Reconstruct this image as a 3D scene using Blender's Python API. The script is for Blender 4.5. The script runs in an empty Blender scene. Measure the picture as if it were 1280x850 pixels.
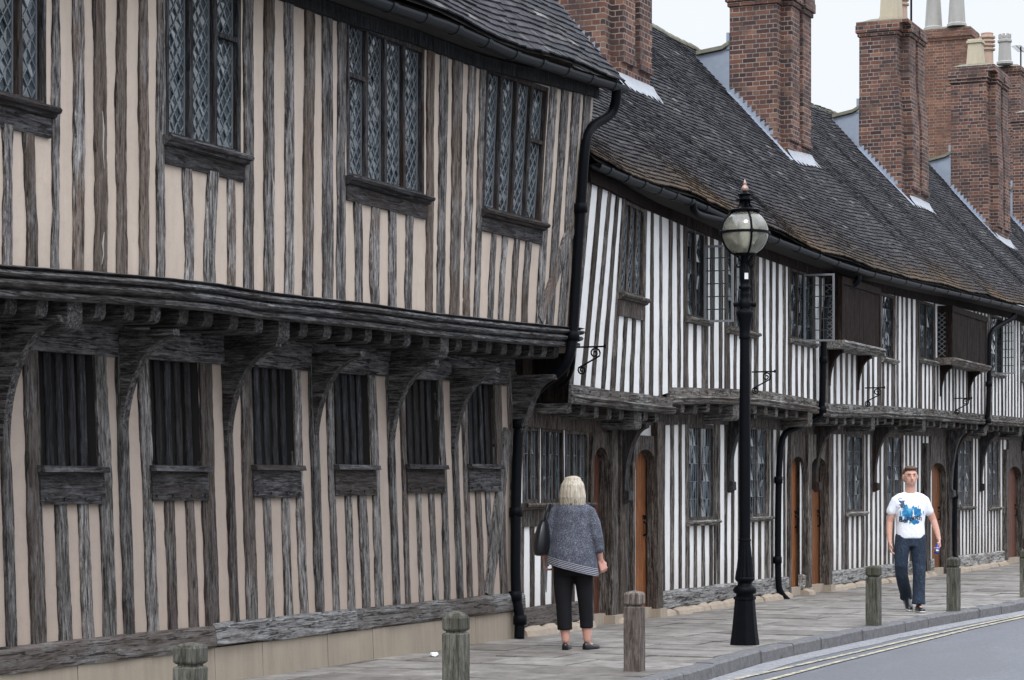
import bpy, bmesh, math, random
from mathutils import Vector, Matrix, noise
from mathutils.bvhtree import BVHTree
R = math.radians
SC = bpy.context.scene
C = SC.collection
random.seed(7)

# ------------------------------------------------------------------ camera
TH = R(24.06); CT, ST = math.cos(TH), math.sin(TH)
DIST, HC, FPX, HORY = 9.31, 1.5, 2800.0, 612.0
cam = bpy.data.cameras.new('camera'); camo = bpy.data.objects.new('camera', cam); C.objects.link(camo)
camo.location = (0, -DIST, HC); camo.rotation_euler = (R(90), 0, TH - R(90))
cam.lens = FPX / 1280 * 36; cam.sensor_width = 36; cam.sensor_fit = 'HORIZONTAL'
cam.shift_y = (HORY - 425) / 1280
cam.clip_start = 0.1; cam.clip_end = 2000
SC.camera = camo

# ------------------------------------------------------------------ light
SUN_EL, SUN_AZ = R(52), R(205)     # azimuth of the sun measured from +X, towards +Y
world = bpy.data.worlds.new('World'); SC.world = world; world.use_nodes = True
nt = world.node_tree; nt.nodes.clear()
wo = nt.nodes.new('ShaderNodeOutputWorld'); bg = nt.nodes.new('ShaderNodeBackground')
sky = nt.nodes.new('ShaderNodeTexSky'); sky.sky_type = 'NISHITA'; sky.sun_disc = False
sky.sun_elevation = SUN_EL; sky.sun_rotation = math.pi / 2 - SUN_AZ
sky.dust_density = 3.0; sky.air_density = 1.0
hs = nt.nodes.new('ShaderNodeHueSaturation'); hs.inputs['Saturation'].default_value = 0.5
tc = nt.nodes.new('ShaderNodeTexCoord'); sp = nt.nodes.new('ShaderNodeSeparateXYZ')
rp = nt.nodes.new('ShaderNodeValToRGB')
rp.color_ramp.elements[0].position = 0.0; rp.color_ramp.elements[0].color = (0.272, 0.284, 0.302, 1)
rp.color_ramp.elements[1].position = 0.75; rp.color_ramp.elements[1].color = (0.90, 0.96, 1.08, 1)
e_ = rp.color_ramp.elements.new(0.27); e_.color = (0.285, 0.298, 0.317, 1)
sc_ = nt.nodes.new('ShaderNodeVectorMath'); sc_.operation = 'SCALE'; sc_.inputs['Scale'].default_value = 24.0
mx = nt.nodes.new('ShaderNodeMix'); mx.data_type = 'RGBA'; mx.inputs[0].default_value = 0.9
nt.links.new(tc.outputs['Generated'], sp.inputs[0]); nt.links.new(sp.outputs['Z'], rp.inputs[0])
nt.links.new(rp.outputs[0], sc_.inputs[0])
nt.links.new(sky.outputs[0], hs.inputs['Color'])
nt.links.new(hs.outputs[0], mx.inputs[6]); nt.links.new(sc_.outputs[0], mx.inputs[7])
nt.links.new(mx.outputs[2], bg.inputs[0]); bg.inputs[1].default_value = 0.1
nt.links.new(bg.outputs[0], wo.inputs[0])
sl = bpy.data.lights.new('sun', 'SUN'); sl.energy = 1.0; sl.angle = R(18); sl.color = (1.0, 0.975, 0.94)
slo = bpy.data.objects.new('sun', sl); C.objects.link(slo)
sd = Vector((math.cos(SUN_AZ) * math.cos(SUN_EL), math.sin(SUN_AZ) * math.cos(SUN_EL), math.sin(SUN_EL)))
slo.rotation_euler = sd.to_track_quat('Z', 'Y').to_euler(); slo.location = (0, -20, 30)
SC.view_settings.view_transform = 'Standard'; SC.view_settings.look = 'None'
SC.view_settings.exposure = 0.50; SC.view_settings.gamma = 1.0

# ------------------------------------------------------------------ measuring helpers (photo survey -> metres on a real plane)
def X_at(px, v):
    t = (px - 640) / FPX; D = v + DIST
    return D * (CT + t * ST) / (ST - t * CT)
def Z_at(px, py, v):
    X = X_at(px, v); d = X * CT + (v + DIST) * ST
    return HC - (py - HORY) * d / FPX
def G_at(px, py, z=0.0):
    d = FPX * (HC - z) / (py - HORY); r = (px - 640) / FPX * d
    return d * CT + r * ST, d * ST - r * CT - DIST
def lerp(a, b, t): return a + (b - a) * t
def interp(tab, x):
    if x <= tab[0][0]: return tab[0][1]
    for (a, p), (b, q) in zip(tab, tab[1:]):
        if x <= b: return lerp(p, q, (x - a) / (b - a))
    return tab[-1][1]
def sstep(a, b, x):
    t = max(0, min(1, (x - a) / (b - a))); return t * t * (3 - 2 * t)
rnd = random.uniform

# ------------------------------------------------------------------ materials
MATS = {}
def newmat(name):
    m = bpy.data.materials.new(name); m.use_nodes = True; MATS[name] = m
    nt = m.node_tree; b = nt.nodes['Principled BSDF']
    return m, nt, b
def N(nt, typ, **kw):
    n = nt.nodes.new(typ)
    for k, v in kw.items():
        if k.startswith('i_'): n.inputs[k[2:].replace('_', ' ')].default_value = v
        else: setattr(n, k, v)
    return n
def ramp(nt, stops, interp_='LINEAR'):
    n = nt.nodes.new('ShaderNodeValToRGB'); n.color_ramp.interpolation = interp_
    e = n.color_ramp.elements
    while len(e) > 1: e.remove(e[-1])
    e[0].position = stops[0][0]; e[0].color = (*stops[0][1], 1)
    for p, c in stops[1:]:
        x = e.new(p); x.color = (*c, 1)
    return n
def mix(nt, a, b, f, mode='MIX'):
    n = nt.nodes.new('ShaderNodeMix'); n.data_type = 'RGBA'; n.blend_type = mode
    for s, v in ((n.inputs[6], a), (n.inputs[7], b), (n.inputs[0], f)):
        if hasattr(v, 'is_linked') or hasattr(v, 'links'): nt.links.new(v, s)
        elif isinstance(v, tuple): s.default_value = (*v, 1)
        else: s.default_value = v
    return n.outputs[2]
def math_(nt, op, a, b=None):
    n = nt.nodes.new('ShaderNodeMath'); n.operation = op
    for s, v in zip(n.inputs, (a, b)):
        if v is None: continue
        if isinstance(v, (int, float)): s.default_value = v
        else: nt.links.new(v, s)
    return n.outputs[0]
def coords(nt, scale=(1, 1, 1), rand=True, uv=False):
    tc = N(nt, 'ShaderNodeTexCoord'); mp = N(nt, 'ShaderNodeMapping')
    mp.inputs['Scale'].default_value = scale
    nt.links.new(tc.outputs['UV' if uv else 'Object'], mp.inputs['Vector'])
    if rand:
        oi = N(nt, 'ShaderNodeObjectInfo'); c = N(nt, 'ShaderNodeCombineXYZ')
        k = math_(nt, 'MULTIPLY', oi.outputs['Random'], 37.0)
        for i in range(3): nt.links.new(k, c.inputs[i])
        nt.links.new(c.outputs[0], mp.inputs['Location'])
    return mp.outputs[0]
def tex(nt, vec, scale, detail=6, rough=0.6, dist=0.0):
    n = N(nt, 'ShaderNodeTexNoise'); n.inputs['Scale'].default_value = scale; n.inputs['Detail'].default_value = detail
    n.inputs['Roughness'].default_value = rough; n.inputs['Distortion'].default_value = dist
    nt.links.new(vec, n.inputs['Vector']); return n.outputs['Fac']
def bump(nt, b, h, strength, dist=0.01):
    n = N(nt, 'ShaderNodeBump'); n.inputs['Strength'].default_value = strength; n.inputs['Distance'].default_value = dist
    nt.links.new(h, n.inputs['Height']); nt.links.new(n.outputs[0], b.inputs['Normal'])

def wood(name, dark, mid, light, brown, axis='Z', brown_amt=0.5, rough=0.85, crack=0.8, bump_=1.0, spec=0.2):
    m, nt, b = newmat(name)
    def ax(p, l): return {'Z': (p, p, l), 'X': (l, p, p), 'Y': (p, l, p)}[axis]
    g1 = tex(nt, coords(nt, ax(14, 1.0)), 3.0, 9, 0.75, 0.5)
    g2 = tex(nt, coords(nt, ax(5, 1.6)), 3.0, 7, 0.7, 1.0)
    g3 = tex(nt, coords(nt, ax(30, 7)), 3.0, 6, 0.8, 0.3)
    g = math_(nt, 'ADD', math_(nt, 'ADD', math_(nt, 'MULTIPLY', g1, 0.52), math_(nt, 'MULTIPLY', g2, 0.26)), math_(nt, 'MULTIPLY', g3, 0.22))
    r1 = ramp(nt, [(0.43, dark), (0.48, mid), (0.53, tuple(lerp_(a, c, .45) for a, c in zip(mid, light))), (0.575, light)]); nt.links.new(g, r1.inputs[0])
    big = tex(nt, coords(nt, ax(2.5, 0.9)), 1.3, 5, 0.6)
    oi = N(nt, 'ShaderNodeObjectInfo')
    bb = math_(nt, 'ADD', big, math_(nt, 'MULTIPLY', math_(nt, 'SUBTRACT', oi.outputs['Random'], 0.5), 0.5))
    r2 = ramp(nt, [(0.50, (0, 0, 0)), (0.66, (1, 1, 1))]); nt.links.new(bb, r2.inputs[0])
    bc = mix(nt, tuple(k * .45 for k in brown), brown, g1)
    col = mix(nt, r1.outputs[0], bc, math_(nt, 'MULTIPLY', r2.outputs[0], brown_amt))
    hsv = N(nt, 'ShaderNodeHueSaturation')
    w = N(nt, 'ShaderNodeTexWhiteNoise'); w.noise_dimensions = '1D'; nt.links.new(oi.outputs['Random'], w.inputs['W'])
    nt.links.new(math_(nt, 'ADD', math_(nt, 'MULTIPLY', w.outputs['Value'], 0.6), 0.7), hsv.inputs['Value'])
    nt.links.new(col, hsv.inputs['Color']); col = hsv.outputs[0]
    ck = tex(nt, coords(nt, ax(17, 1.1)), 2.2, 6, 0.7, 1.6)
    r3 = ramp(nt, [(0.41, (0, 0, 0)), (0.44, (1, 1, 1))]); nt.links.new(ck, r3.inputs[0])
    col = mix(nt, mix(nt, col, (0.008, 0.007, 0.007), crack), col, r3.outputs[0])
    nt.links.new(col, b.inputs['Base Color']); b.inputs['Roughness'].default_value = rough
    b.inputs['Specular IOR Level'].default_value = spec
    h = math_(nt, 'ADD', g, math_(nt, 'MULTIPLY', r3.outputs[0], 0.6))
    bump(nt, b, h, bump_, 0.014)
    return m
def lerp_(a, b, t): return a + (b - a) * t
wood('hall_oak', (0.026, 0.023, 0.022), (0.108, 0.098, 0.092), (0.34, 0.325, 0.315), (0.16, 0.108, 0.074), 'Z', 0.65)
wood('hall_oak_low', (0.026, 0.023, 0.021), (0.098, 0.089, 0.083), (0.27, 0.255, 0.245), (0.095, 0.068, 0.055), 'Z', 0.65)
wood('hall_rail_mid', (0.020, 0.019, 0.019), (0.065, 0.062, 0.062), (0.16, 0.157, 0.157), (0.06, 0.048, 0.042), 'X', 0.5)
wood('hall_post', (0.016, 0.015, 0.014), (0.056, 0.052, 0.050), (0.18, 0.175, 0.172), (0.045, 0.032, 0.026), 'Z', 0.6)
wood('hall_oak_rail', (0.017, 0.016, 0.016), (0.058, 0.056, 0.057), (0.20, 0.197, 0.20), (0.04, 0.028, 0.022), 'X', 0.5)
wood('hall_sill_oak', (0.045, 0.042, 0.040), (0.12, 0.116, 0.113), (0.24, 0.236, 0.232), (0.075, 0.055, 0.042), 'X', 0.7)
wood('dark_board', (0.007, 0.007, 0.008), (0.018, 0.018, 0.020), (0.055, 0.055, 0.06), (0.018, 0.014, 0.012), 'Z', 0.5)
wood('dark_rail', (0.012, 0.011, 0.012), (0.038, 0.035, 0.036), (0.11, 0.108, 0.11), (0.040, 0.026, 0.019), 'X', 0.6)
wood('dark_frame', (0.010, 0.009, 0.009), (0.030, 0.028, 0.029), (0.09, 0.09, 0.092), (0.050, 0.030, 0.020), 'Z', 0.7)
wood('dark_beam', (0.012, 0.011, 0.011), (0.042, 0.039, 0.038), (0.15, 0.145, 0.143), (0.030, 0.022, 0.018), 'Y', 0.5)
wood('house_oak', (0.016, 0.013, 0.011), (0.056, 0.047, 0.041), (0.20, 0.18, 0.16), (0.060, 0.040, 0.030), 'Z', 0.55)
wood('house_rail', (0.028, 0.026, 0.024), (0.14, 0.132, 0.124), (0.38, 0.365, 0.34), (0.08, 0.055, 0.04), 'X', 0.6)
wood('house_joist', (0.015, 0.014, 0.013), (0.06, 0.056, 0.052), (0.28, 0.27, 0.25), (0.06, 0.042, 0.03), 'Y', 0.5)
wood('house_board', (0.005, 0.004, 0.0035), (0.014, 0.009, 0.0075), (0.045, 0.034, 0.030), (0.018, 0.010, 0.008), 'Z', 0.6, 0.9, 0.6, 0.8, 0.1)
wood('door_oak', (0.13, 0.048, 0.020), (0.23, 0.088, 0.036), (0.32, 0.13, 0.055), (0.17, 0.064, 0.028), 'Z', 0.5, 0.5, 0.3, 0.4)
wood('door_dark', (0.05, 0.018, 0.012), (0.09, 0.034, 0.022), (0.13, 0.055, 0.036), (0.05, 0.02, 0.015), 'Z', 0.5, 0.5, 0.3, 0.4)
wood('bollard_oak', (0.035, 0.034, 0.026), (0.085, 0.082, 0.066), (0.17, 0.165, 0.14), (0.058, 0.056, 0.038), 'Z', 0.7, 0.9, 0.5, 0.15)
wood('bollard_oak_brown', (0.06, 0.047, 0.039), (0.12, 0.098, 0.084), (0.24, 0.205, 0.18), (0.10, 0.072, 0.056), 'Z', 0.5, 0.9, 0.5, 0.15)

def plaster(name, col, dirt, dirt_amt=0.35, low_dirt=None):
    m, nt, b = newmat(name)
    v = coords(nt, (1, 1, 1), False)
    n1 = tex(nt, v, 1.3, 6, 0.65); n2 = tex(nt, v, 60, 3, 0.6)
    st = tex(nt, coords(nt, (5, 5, 0.5), False), 2.0, 5, 0.6)
    r = ramp(nt, [(0.42, (0, 0, 0)), (0.78, (1, 1, 1))]); nt.links.new(st, r.inputs[0])
    c = mix(nt, tuple(min(.85, k * 1.05) for k in col), tuple(k * 0.80 for k in col), n1)
    n4 = tex(nt, v, 9, 6, 0.75); c = mix(nt, c, tuple(k * 0.72 for k in col), math_(nt, 'MULTIPLY', math_(nt, 'MAXIMUM', math_(nt, 'SUBTRACT', n4, .48), 0.0), 2.2))
    c = mix(nt, c, dirt, math_(nt, 'MULTIPLY', r.outputs[0], dirt_amt))
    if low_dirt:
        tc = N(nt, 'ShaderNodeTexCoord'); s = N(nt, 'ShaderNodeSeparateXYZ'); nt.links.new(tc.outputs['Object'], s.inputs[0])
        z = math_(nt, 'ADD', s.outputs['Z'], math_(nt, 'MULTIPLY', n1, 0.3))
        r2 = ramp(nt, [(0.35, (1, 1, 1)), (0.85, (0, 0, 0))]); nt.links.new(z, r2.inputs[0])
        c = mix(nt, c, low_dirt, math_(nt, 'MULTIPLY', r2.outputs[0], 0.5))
    nt.links.new(c, b.inputs['Base Color']); b.inputs['Roughness'].default_value = 0.92
    b.inputs['Specular IOR Level'].default_value = 0.2
    bump(nt, b, math_(nt, 'ADD', n2, math_(nt, 'MULTIPLY', n1, 3)), 0.35, 0.006)
plaster('pink_plaster', (0.54, 0.447, 0.368), (0.36, 0.30, 0.245), 0.5)
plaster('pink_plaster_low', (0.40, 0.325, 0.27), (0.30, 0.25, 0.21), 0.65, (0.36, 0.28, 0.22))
plaster('white_plaster', (0.79, 0.78, 0.765), (0.50, 0.48, 0.45), 0.3)
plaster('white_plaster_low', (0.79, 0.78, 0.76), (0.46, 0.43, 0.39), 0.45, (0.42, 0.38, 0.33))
plaster('plinth_stone', (0.33, 0.30, 0.25), (0.17, 0.155, 0.135), 0.85, (0.27, 0.21, 0.15))
plaster('rubble_stone', (0.38, 0.31, 0.24), (0.20, 0.18, 0.155), 0.7)
wood('limewashed_beam', (0.05, 0.047, 0.044), (0.26, 0.25, 0.24), (0.50, 0.49, 0.47), (0.16, 0.14, 0.12), 'X', 0.6)
plaster('cement', (0.21, 0.20, 0.16), (0.10, 0.105, 0.045), 0.8)
plaster('cream_clay', (0.48, 0.42, 0.31), (0.33, 0.29, 0.22), 0.5)
plaster('grey_clay', (0.38, 0.37, 0.34), (0.22, 0.21, 0.19), 0.6)
plaster('terracotta', (0.44, 0.32, 0.25), (0.30, 0.23, 0.18), 0.6)

def simple(name, col, rough=0.5, metal=0.0, var=0.25, spec=0.5, scale=12, bmp=0.2):
    m, nt, b = newmat(name); v = coords(nt, (1, 1, 1)); n = tex(nt, v, scale, 6, 0.65)
    c = mix(nt, tuple(k * (1 - var) for k in col), tuple(min(1, k * (1 + var)) for k in col), n)
    nt.links.new(c, b.inputs['Base Color']); b.inputs['Roughness'].default_value = rough
    b.inputs['Metallic'].default_value = metal; b.inputs['Specular IOR Level'].default_value = spec
    if bmp: bump(nt, b, n, bmp, 0.004)
    return m
simple('black_iron', (0.0035, 0.0042, 0.006), 0.5, 0, 0.4, 0.07)
simple('gutter_black', (0.007, 0.009, 0.012), 0.45, 0, 0.4, 0.2)
simple('lead', (0.24, 0.275, 0.33), 0.5, 0, 0.3, 0.4, 5)
simple('pale_lead', (0.30, 0.315, 0.34), 0.55, 0, 0.2, 0.4, 5)
simple('came', (0.15, 0.165, 0.18), 0.45, 0.0, 0.3)
simple('black_came', (0.02, 0.022, 0.026), 0.5)
simple('casement_paint', (0.15, 0.155, 0.165), 0.5, 0, 0.2)
simple('skin', (0.56, 0.31, 0.235), 0.5, 0, 0.12, 0.4, 30, 0.1)
simple('skin_pink', (0.55, 0.29, 0.23), 0.5, 0, 0.15, 0.4, 30, 0.1)
simple('brown_hair', (0.075, 0.042, 0.028), 0.6, 0, 0.5, 0.4, 60, 0.5)
simple('black_cloth', (0.008, 0.008, 0.010), 0.85, 0, 0.3, 0.2, 20, 0.3)
simple('black_leather', (0.010, 0.010, 0.012), 0.35)
simple('lip', (0.40, 0.17, 0.14), 0.5)
simple('eye_dark', (0.03, 0.02, 0.018), 0.35)
simple('paper', (0.25, 0.26, 0.29), 0.6)
simple('sole', (0.55, 0.55, 0.55), 0.7)
simple('print_black', (0.012, 0.014, 0.03), 0.8)
simple('can_blue', (0.02, 0.06, 0.42), 0.25, 0.3, 0.1)
simple('silver', (0.5, 0.5, 0.52), 0.3, 0.9, 0.1)
simple('white_scrap', (0.75, 0.75, 0.74), 0.7)
simple('sticker', (0.70, 0.70, 0.70), 0.5)
simple('copper_finial', (0.34, 0.22, 0.18), 0.4, 0.3)
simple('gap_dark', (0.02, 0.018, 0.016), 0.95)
simple('kerb_granite', (0.125, 0.122, 0.124), 0.85, 0, 0.85, 0.3, 18, 1.0)
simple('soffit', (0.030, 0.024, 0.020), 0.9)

# grey blonde hair
m, nt, b = newmat('blonde_hair'); g = tex(nt, coords(nt, (30, 30, 2.5), False), 2.5, 6, 0.7, 0.8)
r = ramp(nt, [(0.3, (0.22, 0.17, 0.11)), (0.5, (0.46, 0.40, 0.31)), (0.7, (0.70, 0.65, 0.55))]); nt.links.new(g, r.inputs[0])
nt.links.new(r.outputs[0], b.inputs['Base Color']); b.inputs['Roughness'].default_value = 0.5; bump(nt, b, g, 0.9, 0.012)
# jeans
m, nt, b = newmat('denim'); v = coords(nt, (1, 1, 1), False); g = tex(nt, v, 6, 5, 0.6); g2 = tex(nt, coords(nt, (14, 14, 5), False), 1.6, 4, 0.6, 1.5)
r = ramp(nt, [(0.3, (0.010, 0.018, 0.036)), (0.6, (0.018, 0.034, 0.062)), (0.8, (0.05, 0.08, 0.13))]); nt.links.new(g, r.inputs[0])
nt.links.new(r.outputs[0], b.inputs['Base Color']); b.inputs['Roughness'].default_value = 0.85; bump(nt, b, g2, 1.0, 0.06)
# woman's speckled tunic with striped hem (object z drives the woven stripes)
m, nt, b = newmat('speckled_cloth'); v = coords(nt, (1, 1, 1), False)
g = tex(nt, v, 95, 3, 0.8); g2 = tex(nt, v, 14, 4, 0.6)
r = ramp(nt, [(0.36, (0.022, 0.025, 0.038)), (0.50, (0.060, 0.067, 0.092)), (0.66, (0.22, 0.225, 0.26))]); nt.links.new(math_(nt, 'ADD', math_(nt, 'MULTIPLY', g, 0.8), math_(nt, 'MULTIPLY', g2, 0.2)), r.inputs[0])
tcn = N(nt, 'ShaderNodeTexCoord'); s = N(nt, 'ShaderNodeSeparateXYZ'); nt.links.new(tcn.outputs['Object'], s.inputs[0])
zz = math_(nt, 'SUBTRACT', s.outputs['Z'], math_(nt, 'MULTIPLY', s.outputs['X'], 0.25))
stp = math_(nt, 'GREATER_THAN', math_(nt, 'FRACT', math_(nt, 'MULTIPLY', zz, 62.0)), 0.6)
band = math_(nt, 'LESS_THAN', zz, 0.825)
stc = mix(nt, (0.035, 0.038, 0.055), (0.34, 0.34, 0.38), stp)
nt.links.new(mix(nt, r.outputs[0], stc, band), b.inputs['Base Color']); b.inputs['Roughness'].default_value = 0.9
bump(nt, b, tex(nt, coords(nt, (7, 7, 3), False), 1.5, 4, 0.6, 1.0), 0.6, 0.03)
# t-shirt with splashy blue print
m, nt, b = newmat('tshirt'); v = coords(nt, (1, 1, 1), False)
s = N(nt, 'ShaderNodeSeparateXYZ'); tcn = N(nt, 'ShaderNodeTexCoord'); nt.links.new(tcn.outputs['Object'], s.inputs[0])
n1 = tex(nt, v, 14, 4, 0.6); n2 = tex(nt, v, 34, 3, 0.5); n3 = tex(nt, coords(nt, (1, 1, .35), False), 26, 3, 0.5)
def blob(cx, cz, rx, rz):
    a = math_(nt, 'DIVIDE', math_(nt, 'SUBTRACT', s.outputs['X'], cx), rx); c = math_(nt, 'DIVIDE', math_(nt, 'SUBTRACT', s.outputs['Z'], cz), rz)
    return math_(nt, 'SUBTRACT', 1.0, math_(nt, 'SQRT', math_(nt, 'ADD', math_(nt, 'MULTIPLY', a, a), math_(nt, 'MULTIPLY', c, c))))
bl = blob(-0.050, 1.19, 0.105, 0.095)
for a in ((0.055, 1.21, 0.075, 0.07), (0.09, 1.24, 0.026, 0.08), (-0.085, 1.27, 0.04, 0.06), (0.03, 1.10, 0.085, 0.03)): bl = math_(nt, 'MAXIMUM', bl, blob(*a))
front = math_(nt, 'LESS_THAN', s.outputs['Y'], 0.0)
f1 = math_(nt, 'MULTIPLY', math_(nt, 'GREATER_THAN', math_(nt, 'ADD', bl, math_(nt, 'MULTIPLY', math_(nt, 'SUBTRACT', n3, 0.5), 2.4)), 0.10), front)
blue = ramp(nt, [(0.35, (0.015, 0.12, 0.32)), (0.5, (0.03, 0.24, 0.46)), (0.65, (0.16, 0.46, 0.68))]); nt.links.new(n1, blue.inputs[0])
sp2 = math_(nt, 'ADD', blob(-0.12, 1.33, 0.08, 0.09), math_(nt, 'MULTIPLY', math_(nt, 'SUBTRACT', n2, 0.5), 3.2))
f2 = math_(nt, 'MULTIPLY', math_(nt, 'GREATER_THAN', sp2, 0.60), front)
c = mix(nt, (0.78, 0.80, 0.86), blue.outputs[0], f1); c = mix(nt, c, (0.06, 0.09, 0.16), f2)
nt.links.new(c, b.inputs['Base Color']); b.inputs['Roughness'].default_value = 0.9
bump(nt, b, tex(nt, coords(nt, (7, 7, 5), False), 1.6, 4, 0.6, 1.0), 0.6, 0.03)

# leaded glass: opaque, dark room and pale reflected patches painted in its colour, sharp reflection
m, nt, b = newmat('glass_dark'); b.inputs['Base Color'].default_value = (0.012, 0.018, 0.022, 1)
b.inputs['Roughness'].default_value = 0.05; b.inputs['Specular IOR Level'].default_value = 0.5; b.inputs['IOR'].default_value = 1.95
n = tex(nt, coords(nt, (1, 1, 1), False), 9, 3, 0.5); bump(nt, b, n, 0.5, 0.006)
nz = tex(nt, coords(nt, (1, 1, .6), False), 3.5, 4, 0.6)
nt.links.new(mix(nt, (0.004, 0.007, 0.009), (0.11, 0.14, 0.155), nz), b.inputs['Base Color'])
m, nt, b = newmat('glass_clear'); nt.nodes.remove(b)
out = nt.nodes['Material Output']; tr = N(nt, 'ShaderNodeBsdfTransparent'); tr.inputs[0].default_value = (0.80, 0.84, 0.84, 1)
gl = N(nt, 'ShaderNodeBsdfGlossy'); gl.inputs['Roughness'].default_value = 0.05
fr = N(nt, 'ShaderNodeFresnel'); fr.inputs['IOR'].default_value = 1.5; ms = N(nt, 'ShaderNodeMixShader')
nt.links.new(fr.outputs[0], ms.inputs[0]); nt.links.new(tr.outputs[0], ms.inputs[1]); nt.links.new(gl.outputs[0], ms.inputs[2]); nt.links.new(ms.outputs[0], out.inputs[0])
m, nt, b = newmat('globe_glass'); nt.nodes.remove(b)
out = nt.nodes['Material Output']; tr = N(nt, 'ShaderNodeBsdfTransparent'); tr.inputs[0].default_value = (0.80, 0.79, 0.68, 1)
df = N(nt, 'ShaderNodeBsdfDiffuse'); df.inputs[0].default_value = (0.66, 0.65, 0.54, 1); tl = N(nt, 'ShaderNodeBsdfTranslucent'); tl.inputs[0].default_value = (0.75, 0.74, 0.62, 1)
gl = N(nt, 'ShaderNodeBsdfGlossy'); gl.inputs['Roughness'].default_value = 0.04
m1 = N(nt, 'ShaderNodeMixShader'); m1.inputs[0].default_value = 0.5; nt.links.new(df.outputs[0], m1.inputs[1]); nt.links.new(tl.outputs[0], m1.inputs[2])
m2 = N(nt, 'ShaderNodeMixShader'); nt.links.new(math_(nt, 'MULTIPLY', tex(nt, coords(nt, (1, 1, 1), False), 9, 4, 0.6), 0.75), m2.inputs[0]); nt.links.new(tr.outputs[0], m2.inputs[1]); nt.links.new(m1.outputs[0], m2.inputs[2])
lw = N(nt, 'ShaderNodeFresnel'); lw.inputs['IOR'].default_value = 1.7
m3 = N(nt, 'ShaderNodeMixShader'); nt.links.new(lw.outputs[0], m3.inputs[0]); nt.links.new(m2.outputs[0], m3.inputs[1]); nt.links.new(gl.outputs[0], m3.inputs[2]); nt.links.new(m3.outputs[0], out.inputs[0])

# brick (UV in metres)
def brickmat(name, tint, tamt=.06):
    m, nt, b = newmat(name)
    uv = coords(nt, (1, 1, 1), False, True)
    wob = N(nt, 'ShaderNodeVectorMath', operation='ADD'); nn = N(nt, 'ShaderNodeTexNoise'); nn.inputs['Scale'].default_value = 7
    nt.links.new(uv, nn.inputs['Vector']); sc = N(nt, 'ShaderNodeVectorMath', operation='SCALE'); sc.inputs['Scale'].default_value = 0.012
    nt.links.new(nn.outputs['Color'], sc.inputs[0]); nt.links.new(uv, wob.inputs[0]); nt.links.new(sc.outputs[0], wob.inputs[1])
    br = N(nt, 'ShaderNodeTexBrick'); br.offset = 0.5; br.squash = 0.5; br.squash_frequency = 2
    br.inputs['Color1'].default_value = (0, 0, 0, 1); br.inputs['Color2'].default_value = (1, 1, 1, 1); br.inputs['Mortar'].default_value = (0.5, 0.5, 0.5, 1)
    br.inputs['Scale'].default_value = 1; br.inputs['Mortar Size'].default_value = 0.0075; br.inputs['Mortar Smooth'].default_value = 0.2
    br.inputs['Brick Width'].default_value = 0.225; br.inputs['Row Height'].default_value = 0.075; br.inputs['Bias'].default_value = 0.0
    nt.links.new(wob.outputs[0], br.inputs['Vector'])
    o3 = coords(nt, (1, 1, 1), False)
    r = ramp(nt, [(0.0, (0.040, 0.028, 0.029)), (0.25, (0.085, 0.046, 0.040)), (0.5, (0.14, 0.064, 0.047)), (0.78, (0.20, 0.088, 0.056)), (1.0, (0.27, 0.15, 0.10))])
    nt.links.new(br.outputs['Color'], r.inputs[0])
    soot = tex(nt, o3, 1.9, 6, 0.7); rs = ramp(nt, [(0.42, (0, 0, 0)), (0.65, (1, 1, 1))]); nt.links.new(soot, rs.inputs[0])
    c = mix(nt, r.outputs[0], (0.055, 0.045, 0.045), math_(nt, 'MULTIPLY', rs.outputs[0], 0.75))
    c = mix(nt, c, tint, tamt)
    fine = tex(nt, o3, 40, 4, 0.7); c = mix(nt, c, (0.03, 0.025, 0.024), math_(nt, 'MULTIPLY', fine, 0.35))
    c = mix(nt, c, mix(nt, (0.30, 0.26, 0.23), (0.10, 0.09, 0.085), rs.outputs[0]), br.outputs['Fac'])
    nt.links.new(c, b.inputs['Base Color']); b.inputs['Roughness'].default_value = 0.92; b.inputs['Specular IOR Level'].default_value = 0.2
    h = math_(nt, 'SUBTRACT', math_(nt, 'MULTIPLY', fine, 0.4), br.outputs['Fac']); bump(nt, b, h, 0.9, 0.012)
brickmat('brick', (0.24, 0.10, 0.06))
brickmat('brick_orange', (0.42, 0.17, 0.07), .22)

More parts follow.
